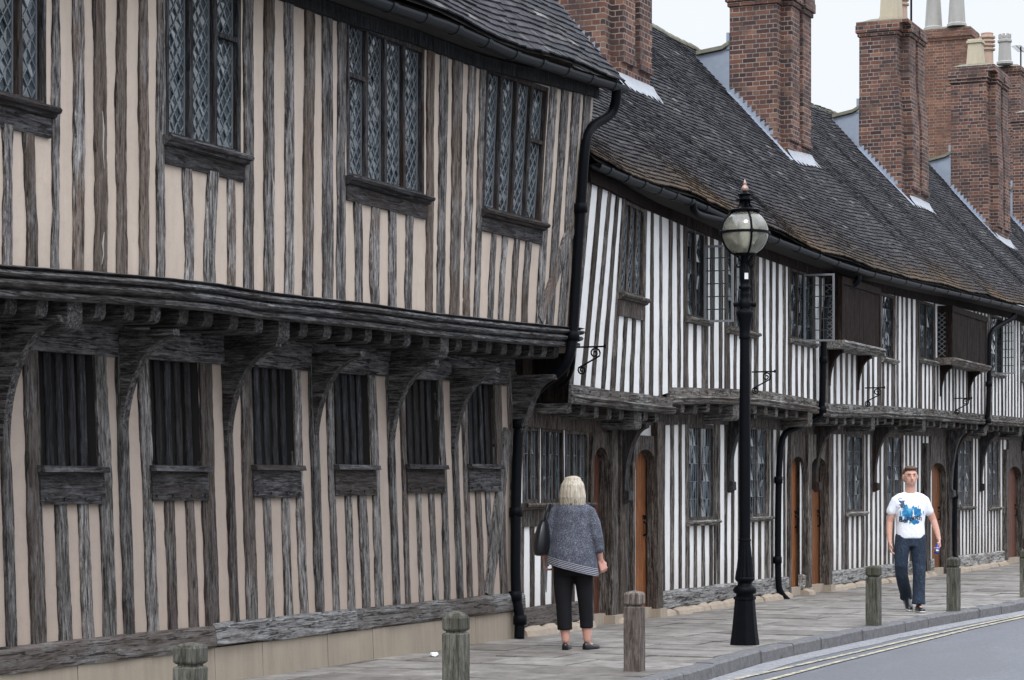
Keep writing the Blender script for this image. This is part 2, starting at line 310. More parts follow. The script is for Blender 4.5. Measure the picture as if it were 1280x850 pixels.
# clay tiles: tint attribute picks each tile's own fired colour, moss attribute where moss grows
def tilemat(name, a, b_, c_, mosscol, mossamt):
    m, nt, b = newmat(name)
    at = N(nt, 'ShaderNodeAttribute'); at.attribute_name = 'tint'
    s = N(nt, 'ShaderNodeSeparateColor'); nt.links.new(at.outputs['Color'], s.inputs[0])
    r = ramp(nt, [(0.0, a), (0.55, b_), (0.9, c_), (1.0, tuple(k * 1.9 for k in c_))]); nt.links.new(s.outputs[0], r.inputs[0])
    v = coords(nt, (1, 1, 1), False); fine = tex(nt, v, 35, 5, 0.7); big = tex(nt, v, 0.9, 5, 0.65)
    c = mix(nt, r.outputs[0], tuple(k * 0.45 for k in a), math_(nt, 'MULTIPLY', fine, 0.8))
    lich = tex(nt, v, 14, 5, 0.7); rl = ramp(nt, [(0.62, (0, 0, 0)), (0.70, (1, 1, 1))]); nt.links.new(lich, rl.inputs[0])
    c = mix(nt, c, (0.16, 0.15, 0.13), math_(nt, 'MULTIPLY', rl.outputs[0], 0.22))
    mn = tex(nt, v, 16, 5, 0.75); mm = math_(nt, 'ADD', math_(nt, 'MULTIPLY', mn, 1.2), math_(nt, 'MULTIPLY', big, 0.5))
    mm = math_(nt, 'ADD', mm, math_(nt, 'MULTIPLY', s.outputs[1], mossamt))
    rm = ramp(nt, [(0.55, (0, 0, 0)), (0.68, (1, 1, 1))]); nt.links.new(math_(nt, 'MULTIPLY', mm, 0.5), rm.inputs[0])
    mc = mix(nt, mosscol, tuple(k * 0.4 for k in mosscol), tex(nt, v, 50, 3, 0.6))
    c = mix(nt, c, mc, rm.outputs[0])
    nt.links.new(c, b.inputs['Base Color']); b.inputs['Roughness'].default_value = 0.9; b.inputs['Specular IOR Level'].default_value = 0.2
    bump(nt, b, math_(nt, 'ADD', fine, math_(nt, 'MULTIPLY', rm.outputs[0], 1.5)), 0.8, 0.012)
tilemat('hall_tile', (0.034, 0.034, 0.040), (0.074, 0.073, 0.081), (0.17, 0.158, 0.152), (0.055, 0.055, 0.025), 0.15)
tilemat('house_tile', (0.026, 0.026, 0.030), (0.056, 0.054, 0.059), (0.125, 0.117, 0.112), (0.115, 0.078, 0.048), 0.66)

def stonepave(name, c1, c2, c3):
    m, nt, b = newmat(name)
    at = N(nt, 'ShaderNodeAttribute'); at.attribute_name = 'tint'; s = N(nt, 'ShaderNodeSeparateColor'); nt.links.new(at.outputs['Color'], s.inputs[0])
    r = ramp(nt, [(0, c1), (0.5, c2), (1, c3)]); nt.links.new(s.outputs[0], r.inputs[0])
    v = coords(nt, (1, 1, 1), False); n = tex(nt, v, 3, 8, 0.7); n2 = tex(nt, v, 26, 4, 0.7)
    rr = ramp(nt, [(0.38, (0.50, 0.48, 0.45)), (0.60, (1.2, 1.18, 1.15))]); nt.links.new(n, rr.inputs[0])
    c = mix(nt, r.outputs[0], rr.outputs[0], 0.8, 'MULTIPLY')
    gum = tex(nt, v, 11, 2, 0.5); rg = ramp(nt, [(0.68, (0, 0, 0)), (0.74, (1, 1, 1))]); nt.links.new(gum, rg.inputs[0])
    c = mix(nt, c, (0.07, 0.065, 0.06), math_(nt, 'MULTIPLY', rg.outputs[0], 0.6))
    nt.links.new(c, b.inputs['Base Color']); b.inputs['Roughness'].default_value = 0.8; b.inputs['Specular IOR Level'].default_value = 0.35
    bump(nt, b, math_(nt, 'ADD', n2, math_(nt, 'MULTIPLY', n, 2)), 0.5, 0.008)
stonepave('flagstone', (0.155, 0.143, 0.130), (0.205, 0.192, 0.177), (0.25, 0.237, 0.22))
m, nt, b = newmat('asphalt'); v = coords(nt, (1, 1, 1), False); n = tex(nt, v, 0.5, 6, 0.6); n2 = tex(nt, v, 120, 3, 0.8)
tr_ = tex(nt, coords(nt, (0.05, 1.0, 1), False), 1.2, 4, 0.6)
c = mix(nt, (0.090, 0.095, 0.106), (0.140, 0.147, 0.162), n); c = mix(nt, c, (0.17, 0.178, 0.195), math_(nt, 'MULTIPLY', tr_, 0.6)); n3_ = tex(nt, v, 28, 4, 0.8); rr_ = ramp(nt, [(0.45, (0.62, 0.62, 0.62)), (0.6, (1.25, 1.24, 1.22))]); nt.links.new(n3_, rr_.inputs[0]); c = mix(nt, c, rr_.outputs[0], 0.55, 'MULTIPLY')
pt = tex(nt, coords(nt, (0.12, 0.5, 1), False), 1.6, 5, 0.7); rp_ = ramp(nt, [(0.5, (0, 0, 0)), (0.56, (1, 1, 1))]); nt.links.new(pt, rp_.inputs[0]); c = mix(nt, c, (0.095, 0.098, 0.105), math_(nt, 'MULTIPLY', rp_.outputs[0], 0.4))
c = mix(nt, c, (0.05, 0.05, 0.055), math_(nt, 'MULTIPLY', n2, 0.35))
nt.links.new(c, b.inputs['Base Color']); b.inputs['Roughness'].default_value = 0.75; bump(nt, b, n2, 0.8, 0.006)
m, nt, b = newmat('gutter_channel'); n = tex(nt, v if False else coords(nt, (1, 1, 1), False), 22, 5, 0.75)
r = ramp(nt, [(0.35, (0.12, 0.12, 0.13)), (0.6, (0.26, 0.26, 0.27))]); nt.links.new(n, r.inputs[0]); nt.links.new(r.outputs[0], b.inputs['Base Color']); b.inputs['Roughness'].default_value = 0.85; bump(nt, b, n, 0.6, 0.006)
m, nt, b = newmat('yellow_paint'); n = tex(nt, coords(nt, (1, 1, 1), False), 11, 6, 0.75)
r = ramp(nt, [(0.44, (0.14, 0.145, 0.155)), (0.54, (0.44, 0.385, 0.25))]); nt.links.new(n, r.inputs[0]); nt.links.new(r.outputs[0], b.inputs['Base Color']); b.inputs['Roughness'].default_value = 0.8
M = MATS

# ------------------------------------------------------------------ object helpers
ORG = {}
def tag(o, label=None, cat=None, group=None, kind=None):
    if label: o['label'] = label
    if cat: o['category'] = cat
    if group: o['group'] = group
    if kind: o['kind'] = kind
    return o
def thing(name, loc, label, cat, group=None, rz=0):
    o = bpy.data.objects.new(name, None); o.empty_display_size = 0.2; o.location = loc; o.rotation_euler.z = rz
    C.objects.link(o); ORG[o.name] = Vector(loc); tag(o, label, cat, group); return o
def link(name, me, mat, parent=None, smooth=False):
    o = bpy.data.objects.new(name, me); C.objects.link(o)
    if isinstance(mat, str): mat = M[mat]
    if mat and not me.materials: me.materials.append(mat)
    if parent: o.parent = parent; ORG[o.name] = ORG[parent.name]
    else: ORG[o.name] = Vector((0, 0, 0))
    if smooth: me.polygons.foreach_set('use_smooth', [True] * len(me.polygons))
    return o
class MB:
    def __init__(s, plane=0.0): s.gapfrom = None; s.plane = plane; s.v = []; s.f = []; s.uv = {}; s.col = None
    def quad(s, a, b, c, d, uv=None):
        i = len(s.v); s.v += [tuple(a), tuple(b), tuple(c), tuple(d)]; s.f.append((i, i + 1, i + 2, i + 3))
        if uv: s.uv[len(s.f) - 1] = uv
    def poly(s, pts, uv=None):
        i = len(s.v); s.v += [tuple(p) for p in pts]; s.f.append(tuple(range(i, i + len(pts))))
        if uv: s.uv[len(s.f) - 1] = uv
    def box(s, x0, x1, y0, y1, z0, z1, ch=0.0):
        i = len(s.v)
        s.v += [(x0, y0, z0), (x1, y0, z0), (x1, y1, z0), (x0, y1, z0), (x0, y0, z1), (x1, y0, z1), (x1, y1, z1), (x0, y1, z1)]
        s.f += [(i, i + 3, i + 2, i + 1), (i + 4, i + 5, i + 6, i + 7), (i, i + 1, i + 5, i + 4), (i + 1, i + 2, i + 6, i + 5), (i + 2, i + 3, i + 7, i + 6), (i + 3, i, i + 4, i + 7)]
    def hull8(s, p):  # 8 points: 4 bottom ring, 4 top ring
        i = len(s.v); s.v += [tuple(q) for q in p]
        s.f += [(i + 3, i + 2, i + 1, i), (i + 4, i + 5, i + 6, i + 7)]
        for k in range(4): j = (k + 1) % 4; s.f.append((i + k, i + j, i + 4 + j, i + 4 + k))
    def rings(s, rs, close=True, caps=True, closed_profile=True):
        i0 = len(s.v); n = len(rs[0])
        for r in rs: s.v += [tuple(p) for p in r]
        m = n if closed_profile else n - 1
        for a in range(len(rs) - 1):
            for k in range(m):
                j = (k + 1) % n
                s.f.append((i0 + a * n + k, i0 + a * n + j, i0 + (a + 1) * n + j, i0 + (a + 1) * n + k))
        if caps and closed_profile:
            s.f.append(tuple(i0 + k for k in range(n))[::-1]); e = i0 + (len(rs) - 1) * n
            s.f.append(tuple(e + k for k in range(n)))
    def stud(s, x0, x1, yf, yb, z0, z1, jit=0.006, bow=0.012, chamf=0.006, lean=0.0, gap=0.0):
        # hand-hewn vertical timber: wavy edges, slight bow and knots; gap = flat dark strips, painted shadow of the shrinkage gap beside the plaster
        n = max(3, int((z1 - z0) / 0.04)); ph = rnd(0, 6); rs = []; sd = rnd(0, 90); gp = []
        bx = rnd(-bow, bow); w = x1 - x0
        for k in range(n + 1):
            t = k / n; z = lerp(z0, z1, t); off = bx * math.sin(math.pi * t + ph * .2) + lean * (t - 0.5)
            a = x0 + off + noise.noise((sd, z * 1.6, 0)) * jit * 1.7 + noise.noise((sd, z * 7, 8)) * jit * .9 + noise.noise((sd, z * 19, 3)) * jit * .7
            c = x1 + off + noise.noise((sd + 20, z * 1.6, 5)) * jit * 1.7 + noise.noise((sd + 4, z * 7, 2)) * jit * .9 + noise.noise((sd + 4, z * 19, 2)) * jit * .7
            y = yf + noise.noise((sd + 9, z * 1.7, 3)) * 0.006
            rs.append([(a, yb, z), (a, y + chamf, z), (a + chamf, y, z), (c - chamf, y, z), (c, y + chamf, z), (c, yb, z)])
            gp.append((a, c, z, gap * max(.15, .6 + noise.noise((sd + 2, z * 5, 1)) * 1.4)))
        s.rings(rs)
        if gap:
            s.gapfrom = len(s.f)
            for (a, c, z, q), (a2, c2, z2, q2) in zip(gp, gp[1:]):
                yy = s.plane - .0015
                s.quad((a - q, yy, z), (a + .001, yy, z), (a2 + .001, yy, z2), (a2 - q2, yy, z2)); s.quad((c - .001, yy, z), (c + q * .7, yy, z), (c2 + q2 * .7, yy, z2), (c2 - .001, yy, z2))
    def beam(s, x0, x1, prof, zf=None, yf=None, step=0.25, jit=0.004):
        # prof: closed list of (y,z) swept along X with height and face functions
        n = max(1, int(abs(x1 - x0) / step)); rs = []; sd = rnd(0, 90)
        for k in range(n + 1):
            x = lerp(x0, x1, k / n); dz = zf(x) if zf else 0; dy = yf(x) if yf else 0
            rs.append([(x, y + dy + noise.noise((x * 1.5, sd, j * .7)) * jit * 1.5, z + dz + noise.noise((x * 1.5, sd + 7, j * .7)) * jit) for j, (y, z) in enumerate(prof)])
        s.rings(rs)
    def tube(s, pts, r, n=10, caps=True):
        pts = [Vector(p) for p in pts]; rs = []
        rr = r if isinstance(r, (list, tuple)) else [r] * len(pts); up = Vector((0.13, 0.07, 1)).normalized()
        pu = None
        for k, p in enumerate(pts):
            d = (pts[min(k + 1, len(pts) - 1)] - pts[max(k - 1, 0)]).normalized()
            if pu is None: a = d.cross(Vector((1, 0, 0)) if abs(d.x) < .8 else Vector((0, 1, 0))).normalized()
            else: a = (pu - d * pu.dot(d)).normalized()
            pu = a; c = d.cross(a)
            rs.append([p + (a * math.cos(q) + c * math.sin(q)) * rr[k] for q in [2 * math.pi * i / n for i in range(n)]])
        s.rings(rs, caps=caps)
    def lathe(s, cx, cy, prof, n=24, flute=None):
        rs = []
        for (r, z) in prof:
            rs.append([(cx + r * math.cos(2 * math.pi * k / n), cy + r * math.sin(2 * math.pi * k / n), z) for k in range(n)])
        s.rings(rs)
    def mesh(s, warp=None, org=Vector((0, 0, 0))):
        me = bpy.data.meshes.new('m'); vs = [warp(*p) for p in s.v] if warp else s.v
        me.from_pydata([(p[0] - org[0], p[1] - org[1], p[2] - org[2]) for p in vs], [], s.f)
        if s.uv:
            uvl = me.uv_layers.new(name='UVMap')
            for pi, uv in s.uv.items():
                for k, li in enumerate(me.polygons[pi].loop_indices): uvl.data[li].uv = uv[k]
        if s.col:
            ca = me.color_attributes.new('tint', 'FLOAT_COLOR', 'POINT')
            flat = []
            for c in s.col: flat += [c[0], c[1], c[2], 1.0]
            ca.data.foreach_set('color', flat)
        me.update()
        if s.gapfrom is not None: s.pending_gap = True
        return me
    def build(s, name, mat, parent=None, warp=None, smooth=False):
        org = ORG[parent.name] if parent else Vector((0, 0, 0))
        me = s.mesh(warp, org); me.name = name
        o = link(name, me, mat, parent, smooth)
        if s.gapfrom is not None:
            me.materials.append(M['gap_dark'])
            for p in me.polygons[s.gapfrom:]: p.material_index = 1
        return o
def fixn(o):
    bm = bmesh.new(); bm.from_mesh(o.data); bmesh.ops.recalc_face_normals(bm, faces=bm.faces); bm.to_mesh(o.data); bm.free(); return o

# ------------------------------------------------------------------ ground, pavement, kerb, road
KX = [G_at(*p) for p in ((830, 848), (960, 811), (1069, 789), (1170, 770), (1280, 752))]
kerb_tab = [(-40, KX[0][1] + 0.15), (4, KX[0][1] + 0.1)] + [(x, y) for x, y in KX] + [(70, KX[-1][1] - 1.2), (160, -9)]
def kerb_y(x): return interp(kerb_tab, x)
ROADZ = -0.12
g = MB(); g.quad((-400, -400, -0.16), (600, -400, -0.16), (600, 400, -0.16), (-400, 400, -0.16))
tag(g.build('ground', 'asphalt'), kind='structure')
g = MB(); xs = [-60 + i * 2 for i in range(111)]
for a, b2 in zip(xs, xs[1:]): g.quad((a, kerb_y(a) - 12, ROADZ), (b2, kerb_y(b2) - 12, ROADZ), (b2, kerb_y(b2) - .12, ROADZ), (a, kerb_y(a) - .12, ROADZ))
tag(g.build('road', 'asphalt'), kind='structure')
g = MB(); xs = [-30 + i * 1 for i in range(151)]
for a, b2 in zip(xs, xs[1:]):
    w0, w1 = .26 + .05 * noise.noise((a * .9, 0, 1)), .26 + .05 * noise.noise((b2 * .9, 0, 1))
    g.quad((a, kerb_y(a) - w0, ROADZ + .004), (b2, kerb_y(b2) - w1, ROADZ + .004), (b2, kerb_y(b2) - .01, ROADZ + .004), (a, kerb_y(a) - .01, ROADZ + .004))
tag(g.build('gutter_channel', 'gutter_channel'), kind='structure')
for pts, nm in ((((905, 853), (1040, 823), (1130, 802), (1210, 784), (1300, 765)), 'road_marking'), (((960, 851), (1040, 830), (1130, 807.5), (1210, 787.5), (1300, 767.5)), 'road_marking')):
    P = [G_at(px, py, ROADZ) for px, py in pts]; P = [(P[0][0] - 12, P[0][1] + .1)] + P
    Q = []
    for (x0, y0), (x1, y1) in zip(P, P[1:]):
        for k in range(8): Q.append((lerp(x0, x1, k / 8), lerp(y0, y1, k / 8)))
    Q.append(P[-1]); g = MB()
    for k, ((x0, y0), (x1, y1)) in enumerate(zip(Q, Q[1:])): g.quad((x0, y0 - .03, ROADZ + .009), (x1, y1 - .03, ROADZ + .009), (x1, y1 + .03, ROADZ + .009), (x0, y0 + .03, ROADZ + .009))
    tag(g.build(nm, 'yellow_paint'), kind='structure')
# kerb stones
g = MB(); x = -20.0
while x < 110:
    L = rnd(.35, .95); a, c = x + .004, x + L - .004; ya, yc = kerb_y(a), kerb_y(c); h = rnd(-.004, .006); w = .17; f = rnd(-.012, .012)
    ch = .018
    prof = lambda xx, yy: [(xx, yy + w, -.15), (xx, yy + w, h), (xx, yy + ch + f, h), (xx, yy + f, h - ch), (xx, yy + f - .006, -.15)]
    rs = []
    for k in range(5):
        t = k / 4; xx = lerp(a, c, t); yy = lerp(ya, yc, t) + noise.noise((xx * 4, 1, 2)) * .008 + (0.008 if k in (0, 4) else 0)
        rs.append([(p[0], p[1], p[2] + (noise.noise((xx * 5, 3, 1)) * .004 if p[2] > -.1 else 0)) for p in prof(xx, yy)])
    g.rings(rs); x += L
tag(fixn(g.build('kerb', 'kerb_granite')), kind='structure')
# flagstones: courses across the pavement
g = MB(); g.col = []; x = 2.0
while x < 80:
    w = rnd(.45, .85); y = kerb_y(x + w / 2) + .175 + rnd(-.0, .0)
    ye = 0.6; y0 = y
    while y < ye:
        L = min(rnd(.55, 1.25), ye - y); gap = .006 + (rnd(0, .015) if random.random() < .35 else 0)
        z = rnd(-.004, .004); t = rnd(0, 1); tl = [rnd(-.004, .004) for _ in range(4)]
        a, c, e, f = x + gap, x + w - gap, y + gap, y + L - gap
        sk = [rnd(-.008, .008) for _ in range(4)]
        g.hull8([(a, e, -.05), (c, e, -.05), (c, f, -.05), (a, f, -.05), (a + sk[0] * .5, e, z + tl[0]), (c + sk[1] * .5, e, z + tl[1]), (c, f, z + tl[2]), (a, f, z + tl[3])])
        g.col += [(t, 0, 0)] * 8; y += L
    x += w
g2 = MB()
for a in range(-30, 110): g2.quad((a, kerb_y(a) + .17, -.02), (a + 1, kerb_y(a + 1) + .17, -.02), (a + 1, .8, -.02), (a, .8, -.02))
tag(g.build('pavement', 'flagstone'), kind='structure'); tag(g2.build('pavement_bed', 'gap_dark'), kind='structure')

# ------------------------------------------------------------------ facade helpers
def wall_mesh(x0, x1, z0f, z1f, v, holes, warp=None, step=0.5):
    """plaster sheet in the plane y=v with rectangular holes (hx0,hx1,hz0,hz1) and returns (reveals)"""
    g = MB(); xs = sorted(set([x0, x1] + [h[0] for h in holes if x0 < h[0] < x1] + [h[1] for h in holes if x0 < h[1] < x1]))
    xx = []
    for a, c in zip(xs, xs[1:]):
        n = max(1, int((c - a) / step)); xx += [lerp(a, c, k / n) for k in range(n)]
    xx.append(x1)
    for a, c in zip(xx, xx[1:]):
        m = (a + c) / 2; hs = sorted([(h[2], h[3]) for h in holes if h[0] < m < h[1]]); z = None
        cuts = []; lo = None
        for (h0, h1) in hs: cuts.append((lo, h0)); lo = h1
        cuts.append((lo, None))
        for (p, q) in cuts:
            pa, pc = (z0f(a), z0f(c)) if p is None else (p, p); qa, qc = (z1f(a), z1f(c)) if q is None else (q, q)
            n = max(1, int((qa - pa) / .4))
            for k in range(n):
                g.quad((a, v, lerp(pa, qa, k / n)), (c, v, lerp(pc, qc, k / n)), (c, v, lerp(pc, qc, (k + 1) / n)), (a, v, lerp(pa, qa, (k + 1) / n)))
    return g

def clip_poly(P, x0, x1, z0, z1):
    for ax, lim, sgn in ((0, x0, 1), (0, x1, -1), (1, z0, 1), (1, z1, -1)):
        Q = []
        for i in range(len(P)):
            a, c = P[i], P[(i + 1) % len(P)]; da, dc = (a[ax] - lim) * sgn, (c[ax] - lim) * sgn
            if da >= 0: Q.append(a)
            if (da >= 0) != (dc >= 0): t = da / (da - dc); Q.append((a[0] + (c[0] - a[0]) * t, a[1] + (c[1] - a[1]) * t))
        P = Q
        if len(P) < 3: return []
    return P
def bar2(g, p, q, w, y, d):
    dx, dz = q[0] - p[0], q[1] - p[1]; L = math.hypot(dx, dz)
    if L < .01: return
    nx, nz = -dz / L * w / 2, dx / L * w / 2
    g.hull8([(p[0] - nx, y, p[1] - nz), (q[0] - nx, y, q[1] - nz), (q[0] - nx, y - d, q[1] - nz), (p[0] - nx, y - d, p[1] - nz),
             (p[0] + nx, y, p[1] + nz), (q[0] + nx, y, q[1] + nz), (q[0] + nx, y - d, q[1] + nz), (p[0] + nx, y - d, p[1] + nz)])
def fill_light(gp, gl, x0, x1, z0, z1, y, pat, cw=.0065, tilt=.10):
    polys = []; segs = []
    if pat == 'diamond':
        a, h = .092, .128; nx = int((x1 - x0) / a) + 3; nz = int((z1 - z0) / h) + 3
        ox, oz = rnd(0, .02), rnd(0, .05)
        for i in range(-1, 2 * nx):
            for j in range(-1, nz + 1):
                cx = x0 + ox + (i) * a / 2; cz = z0 + oz + j * h + (h / 2 if i % 2 else 0)
                P = [(cx - a / 2, cz), (cx, cz - h / 2), (cx + a / 2, cz), (cx, cz + h / 2)]
                Q = clip_poly(P, x0, x1, z0, z1)
                if Q: polys.append(Q)
        sl = h / a
        import itertools
        for sg in (1, -1):
            c0 = None
            # lines z = sg*sl*(x-x0-ox) + oz+z0 + h/2 + k*h
            for k in range(-60, 60):
                b0 = z0 + oz + h / 2 + k * h; pts = []
                f = lambda xx: sg * sl * (xx - x0 - ox) + b0
                for xx in (x0, x1):
                    if z0 <= f(xx) <= z1: pts.append((xx, f(xx)))
                for zz in (z0, z1):
                    xx = x0 + ox + (zz - b0) / (sg * sl)
                    if x0 < xx < x1: pts.append((xx, zz))
                if len(pts) >= 2: segs.append((pts[0], pts[1]))
    else:
        nxx = max(1, round((x1 - x0) / pat[0])); nzz = max(1, round((z1 - z0) / pat[1]))
        for i in range(nxx):
            for j in range(nzz):
                a, c = lerp(x0, x1, i / nxx), lerp(x0, x1, (i + 1) / nxx); e, f = lerp(z0, z1, j / nzz), lerp(z0, z1, (j + 1) / nzz)
                polys.append([(a, e), (c, e), (c, f), (a, f)])
        for i in range(1, nxx): xx = lerp(x0, x1, i / nxx); segs.append(((xx, z0), (xx, z1)))
        for j in range(1, nzz): zz = lerp(z0, z1, j / nzz); segs.append(((x0, zz), (x1, zz)))
    for P in polys:
        cx = sum(p[0] for p in P) / len(P); cz = sum(p[1] for p in P) / len(P)
        tx, tz = random.gauss(0, tilt), random.gauss(0, tilt)
        gp.poly([(p[0], y + (p[0] - cx) * tx + (p[1] - cz) * tz, p[1]) for p in P])
    for p, q in segs: bar2(gl, p, q, cw, y - .002, .010)
def window(parent, x0, x1, z0, z1, v, lights, pat, fw=.05, mw=.045, frame='dark_frame', sill=True, transom=(), apron=None, warp=None, sillmat='hall_oak_rail', came='came', rec=.05, sw=.04, yv=None, apmat=None):
    g = MB(); yf = v - .012; yb = v + .10
    g.stud(x0, x0 + fw, yf, yb, z0, z1, .002, .001); g.stud(x1 - fw, x1, yf, yb, z0, z1, .002, .001)
    g.box(x0 + fw, x1 - fw, yf + .003, yb, z1 - fw, z1); g.box(x0 + fw, x1 - fw, yf + .003, yb, z0, z0 + fw * .8)
    w = (x1 - x0 - 2 * fw - (lights - 1) * mw) / lights; gp = MB(); gl = MB(); yg = v + rec
    for i in range(lights):
        a = x0 + fw + i * (w + mw); c = a + w
        if i < lights - 1: g.stud(c, c + mw, yf + .008, yb, z0 + fw * .8, z1 - fw, .002, .001)
        e, f = z0 + fw * .8, z1 - fw
        if i in dict(transom): tz = dict(transom)[i]; g.box(a, c, yf + .01, yb, tz - .018, tz + .018); fill_light(gp, gl, a, c, e, tz - .018, yg, pat); fill_light(gp, gl, a, c, tz + .018, f, yg, pat)
        else: fill_light(gp, gl, a, c, e, f, yg, pat)
        for xx in (a, c): bar2(gl, (xx + (.008 if xx == a else -.008), e), (xx + (.008 if xx == a else -.008), f), .012, yg - .003, .012)
    o = g.build('window', frame, parent, warp)
    gp.build('pane', 'glass_dark', o, warp); gl.build('leading', came, o, warp)
    if sill:
        s = MB(); s.beam(x0 - .05, x1 + .05, [(v + .02, z0), (v - .085, z0), (v - .10, z0 - .018), (v - .09, z0 - .038), (v - .06, z0 - .045), (v - .055, z0 - .062), (v - .03, z0 - .07), (v + .02, z0 - .07)], step=.2, jit=.003)
        s.build('sill', sillmat, o, warp)
    if apron:
        s = MB(); s.beam(x0 - .03, x1 + .03, [(v + .02, z0 - .073), (v - .024, z0 - .073), (v - .024, apron), (v + .02, apron)], step=.2, jit=.004)
        s.build('apron_board', apmat or sillmat, o, warp)
    return o
def roof_tiles(parent, x0, x1, ey, ezf, ry, rzf, mat, gauge=.10, tw=.165, moss=True, cut=None, sag=None, name='roof_tiles', thick=.015):
    g = MB(); g.col = []
    mid = (x0 + x1) / 2; L = math.hypot(ry - ey, rzf(mid) - ezf(mid)); n = int(L / gauge)
    def P(x, t, lift=0):
        y = lerp(ey, ry, t); z = lerp(ezf(x), rzf(x), t) - 0.10 * math.sin(math.pi * min(1, t * 1.0)) * .6
        z += .085 * noise.noise((x * .42, t * 1.6, 1.7)) + .016 * noise.noise((x * 1.6, t * 9, 4)) + (sag(x, t) if sag else 0)
        return Vector((x, y - .64 * lift, z + .77 * lift))
    for j in range(n + 1):
        t0 = j / n; t1 = min(1.0, (j + 1.7) / n); x = x0 - (tw / 2 if j % 2 else 0)
        while x < x1 - .01:
            a, c = max(x0, x + .002), min(x1, x + tw - .002); x += tw
            if c - a < .02: continue
            if cut and cut((a + c) / 2, lerp(ey, ry, t0)): continue
            j0, j1 = rnd(-.003, .006), rnd(-.003, .006); dt = rnd(-.12, .12) / n; slip = rnd(-.5, 0) / n if random.random() < .01 else 0
            la, lc = .030 + j0, .030 + j1; s0 = t0 + dt + slip
            p = [P(a, s0, la - thick), P(c, s0, lc - thick), P(c, t1, .002 - thick), P(a, t1, .002 - thick), P(a, s0, la), P(c, s0, lc), P(c, t1, .004), P(a, t1, .004)]
            i = len(g.v); g.v += [tuple(q) for q in p]
            g.f += [(i + 4, i + 5, i + 6, i + 7), (i, i + 1, i + 5, i + 4), (i, i + 4, i + 7, i + 3), (i + 1, i + 2, i + 6, i + 5)]
            t = min(1, max(0, random.gauss(.42, .2))); t = .96 if random.random() < .006 else t
            ms = (math.exp(-t0 * 5.0) * (0.75 + .5 * noise.noise((a * .5, t0 * 3, 8)))) if moss else 0.0
            g.col += [(t, max(0, min(1, ms)), 0)] * 8
    o = g.build(name, mat, parent)
    return o, P

# ------------------------------------------------------------------ THE TIMBER HALL (left)
hall = thing('timber_hall', (9.2, 0, 0), 'long jettied timber hall with pink-beige plaster between grey studs, filling the left half', 'hall', None)
AX0, AX1 = 9.2, X_at(640, 0) + .02
UX1 = X_at(722, -.58)
def warpAL(x, y, z): return (x + .004 * math.sin(x * 3), y - .10 * max(0, 1 - z / 2.6), z)
def kA(x): return .08 * sstep(17, 21.2, x)
def warpAU(x, y, z): return (x, y - kA(x) * max(0, z - 2.95), z)
VA = -.55
def XU(px, py=220):
    X = X_at(px, VA)
    for _ in range(3): X = X_at(px, VA - kA(X) * 1.1)
    return X
def XL(px): return X_at(px, -.05)
brA = [(X_at(px, VA), Z_at(px, py, VA)) for px, py in ((-90, 327), (0, 334), (100, 341), (200, 349), (262, 356), (320, 366), (455, 381), (531, 392), (640, 404), (718, 411))]
brz = lambda x: interp(brA, x)
gtA = [(X_at(px, -.92), Z_at(px, py, -.92)) for px, py in ((470, 0), (554, 28), (640, 66), (739, 97), (775, 108))]
gtA = [(9, gtA[0][1] - .1)] + gtA
gz = lambda x: interp(gtA, x)
eaveA = lambda x: gz(x) + .07
plateA = lambda x: gz(x) - .08
# lower wall
bays = [((31, 51), (123, 138), [(65, 82), (94, 109)]), ((176, 191), (253, 268), [(204, 217), (229, 242)]), ((302, 317), (371, 380), [(327, 337), (350, 360)]),
        ((410, 419), (465, 474), [(429, 438), (446, 457)]), ((502, 509), (551, 557), [(519, 525), (535, 542)]), ((579, 586), (622, 630), [(593, 600), (606, 612)])]
holes = []; lowstuds = []
posts = [(1, 12), (148, 160), (281, 290), (389, 398), (486, 493), (566, 572)]
for k, (lj, rj, us) in enumerate(bays):
    rise = .012 * (XL(lj[0]) - 12.4)
    holes.append((XL(lj[1]), XL(rj[0]), 1.655 + rise, 2.48 + rise))
    lowstuds += [(XL(lj[0]), XL(lj[1]), .44, 2.5 + rise), (XL(rj[0]), XL(rj[1]), .44, 2.5 + rise)]
    for u in us: lowstuds.append((XL(u[0]), XL(u[1]), .44, 1.40 + rise))
# one more bay to the left, out of frame
holes.append((11.35, 11.95, 1.65, 2.47)); lowstuds += [(11.2, 11.35, .44, 2.5), (11.95, 12.1, .44, 2.5), (11.5, 11.6, .44, 1.4), (11.72, 11.82, .44, 1.4), (10.3, 10.42, .44, 2.5), (10.65, 10.77, .44, 2.5), (9.9, 10.0, .44, 2.5), (9.4, 9.52, .44, 2.5)]
g = wall_mesh(AX0, AX1, lambda x: .3, lambda x: 2.85, 0.0, holes, step=.4)
g.quad((AX1, 0, 0), (AX1, 6, 0), (AX1, 6, 2.85), (AX1, 0, 2.85)); g.quad((AX0, 0, 0), (AX0, 0, 2.85), (AX0, 6, 2.85), (AX0, 6, 0))
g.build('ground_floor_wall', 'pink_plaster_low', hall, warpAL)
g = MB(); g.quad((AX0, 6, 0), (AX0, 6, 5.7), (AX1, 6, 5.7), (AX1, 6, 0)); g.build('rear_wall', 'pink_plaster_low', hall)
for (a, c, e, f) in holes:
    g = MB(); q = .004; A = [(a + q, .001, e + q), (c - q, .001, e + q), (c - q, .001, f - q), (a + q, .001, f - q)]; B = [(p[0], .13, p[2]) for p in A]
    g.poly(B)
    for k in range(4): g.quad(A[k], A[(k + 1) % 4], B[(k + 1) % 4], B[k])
    g.build('dark_backing', 'gap_dark', hall, warpAL)  # dark-coloured box standing in for the unlit interior behind the slats
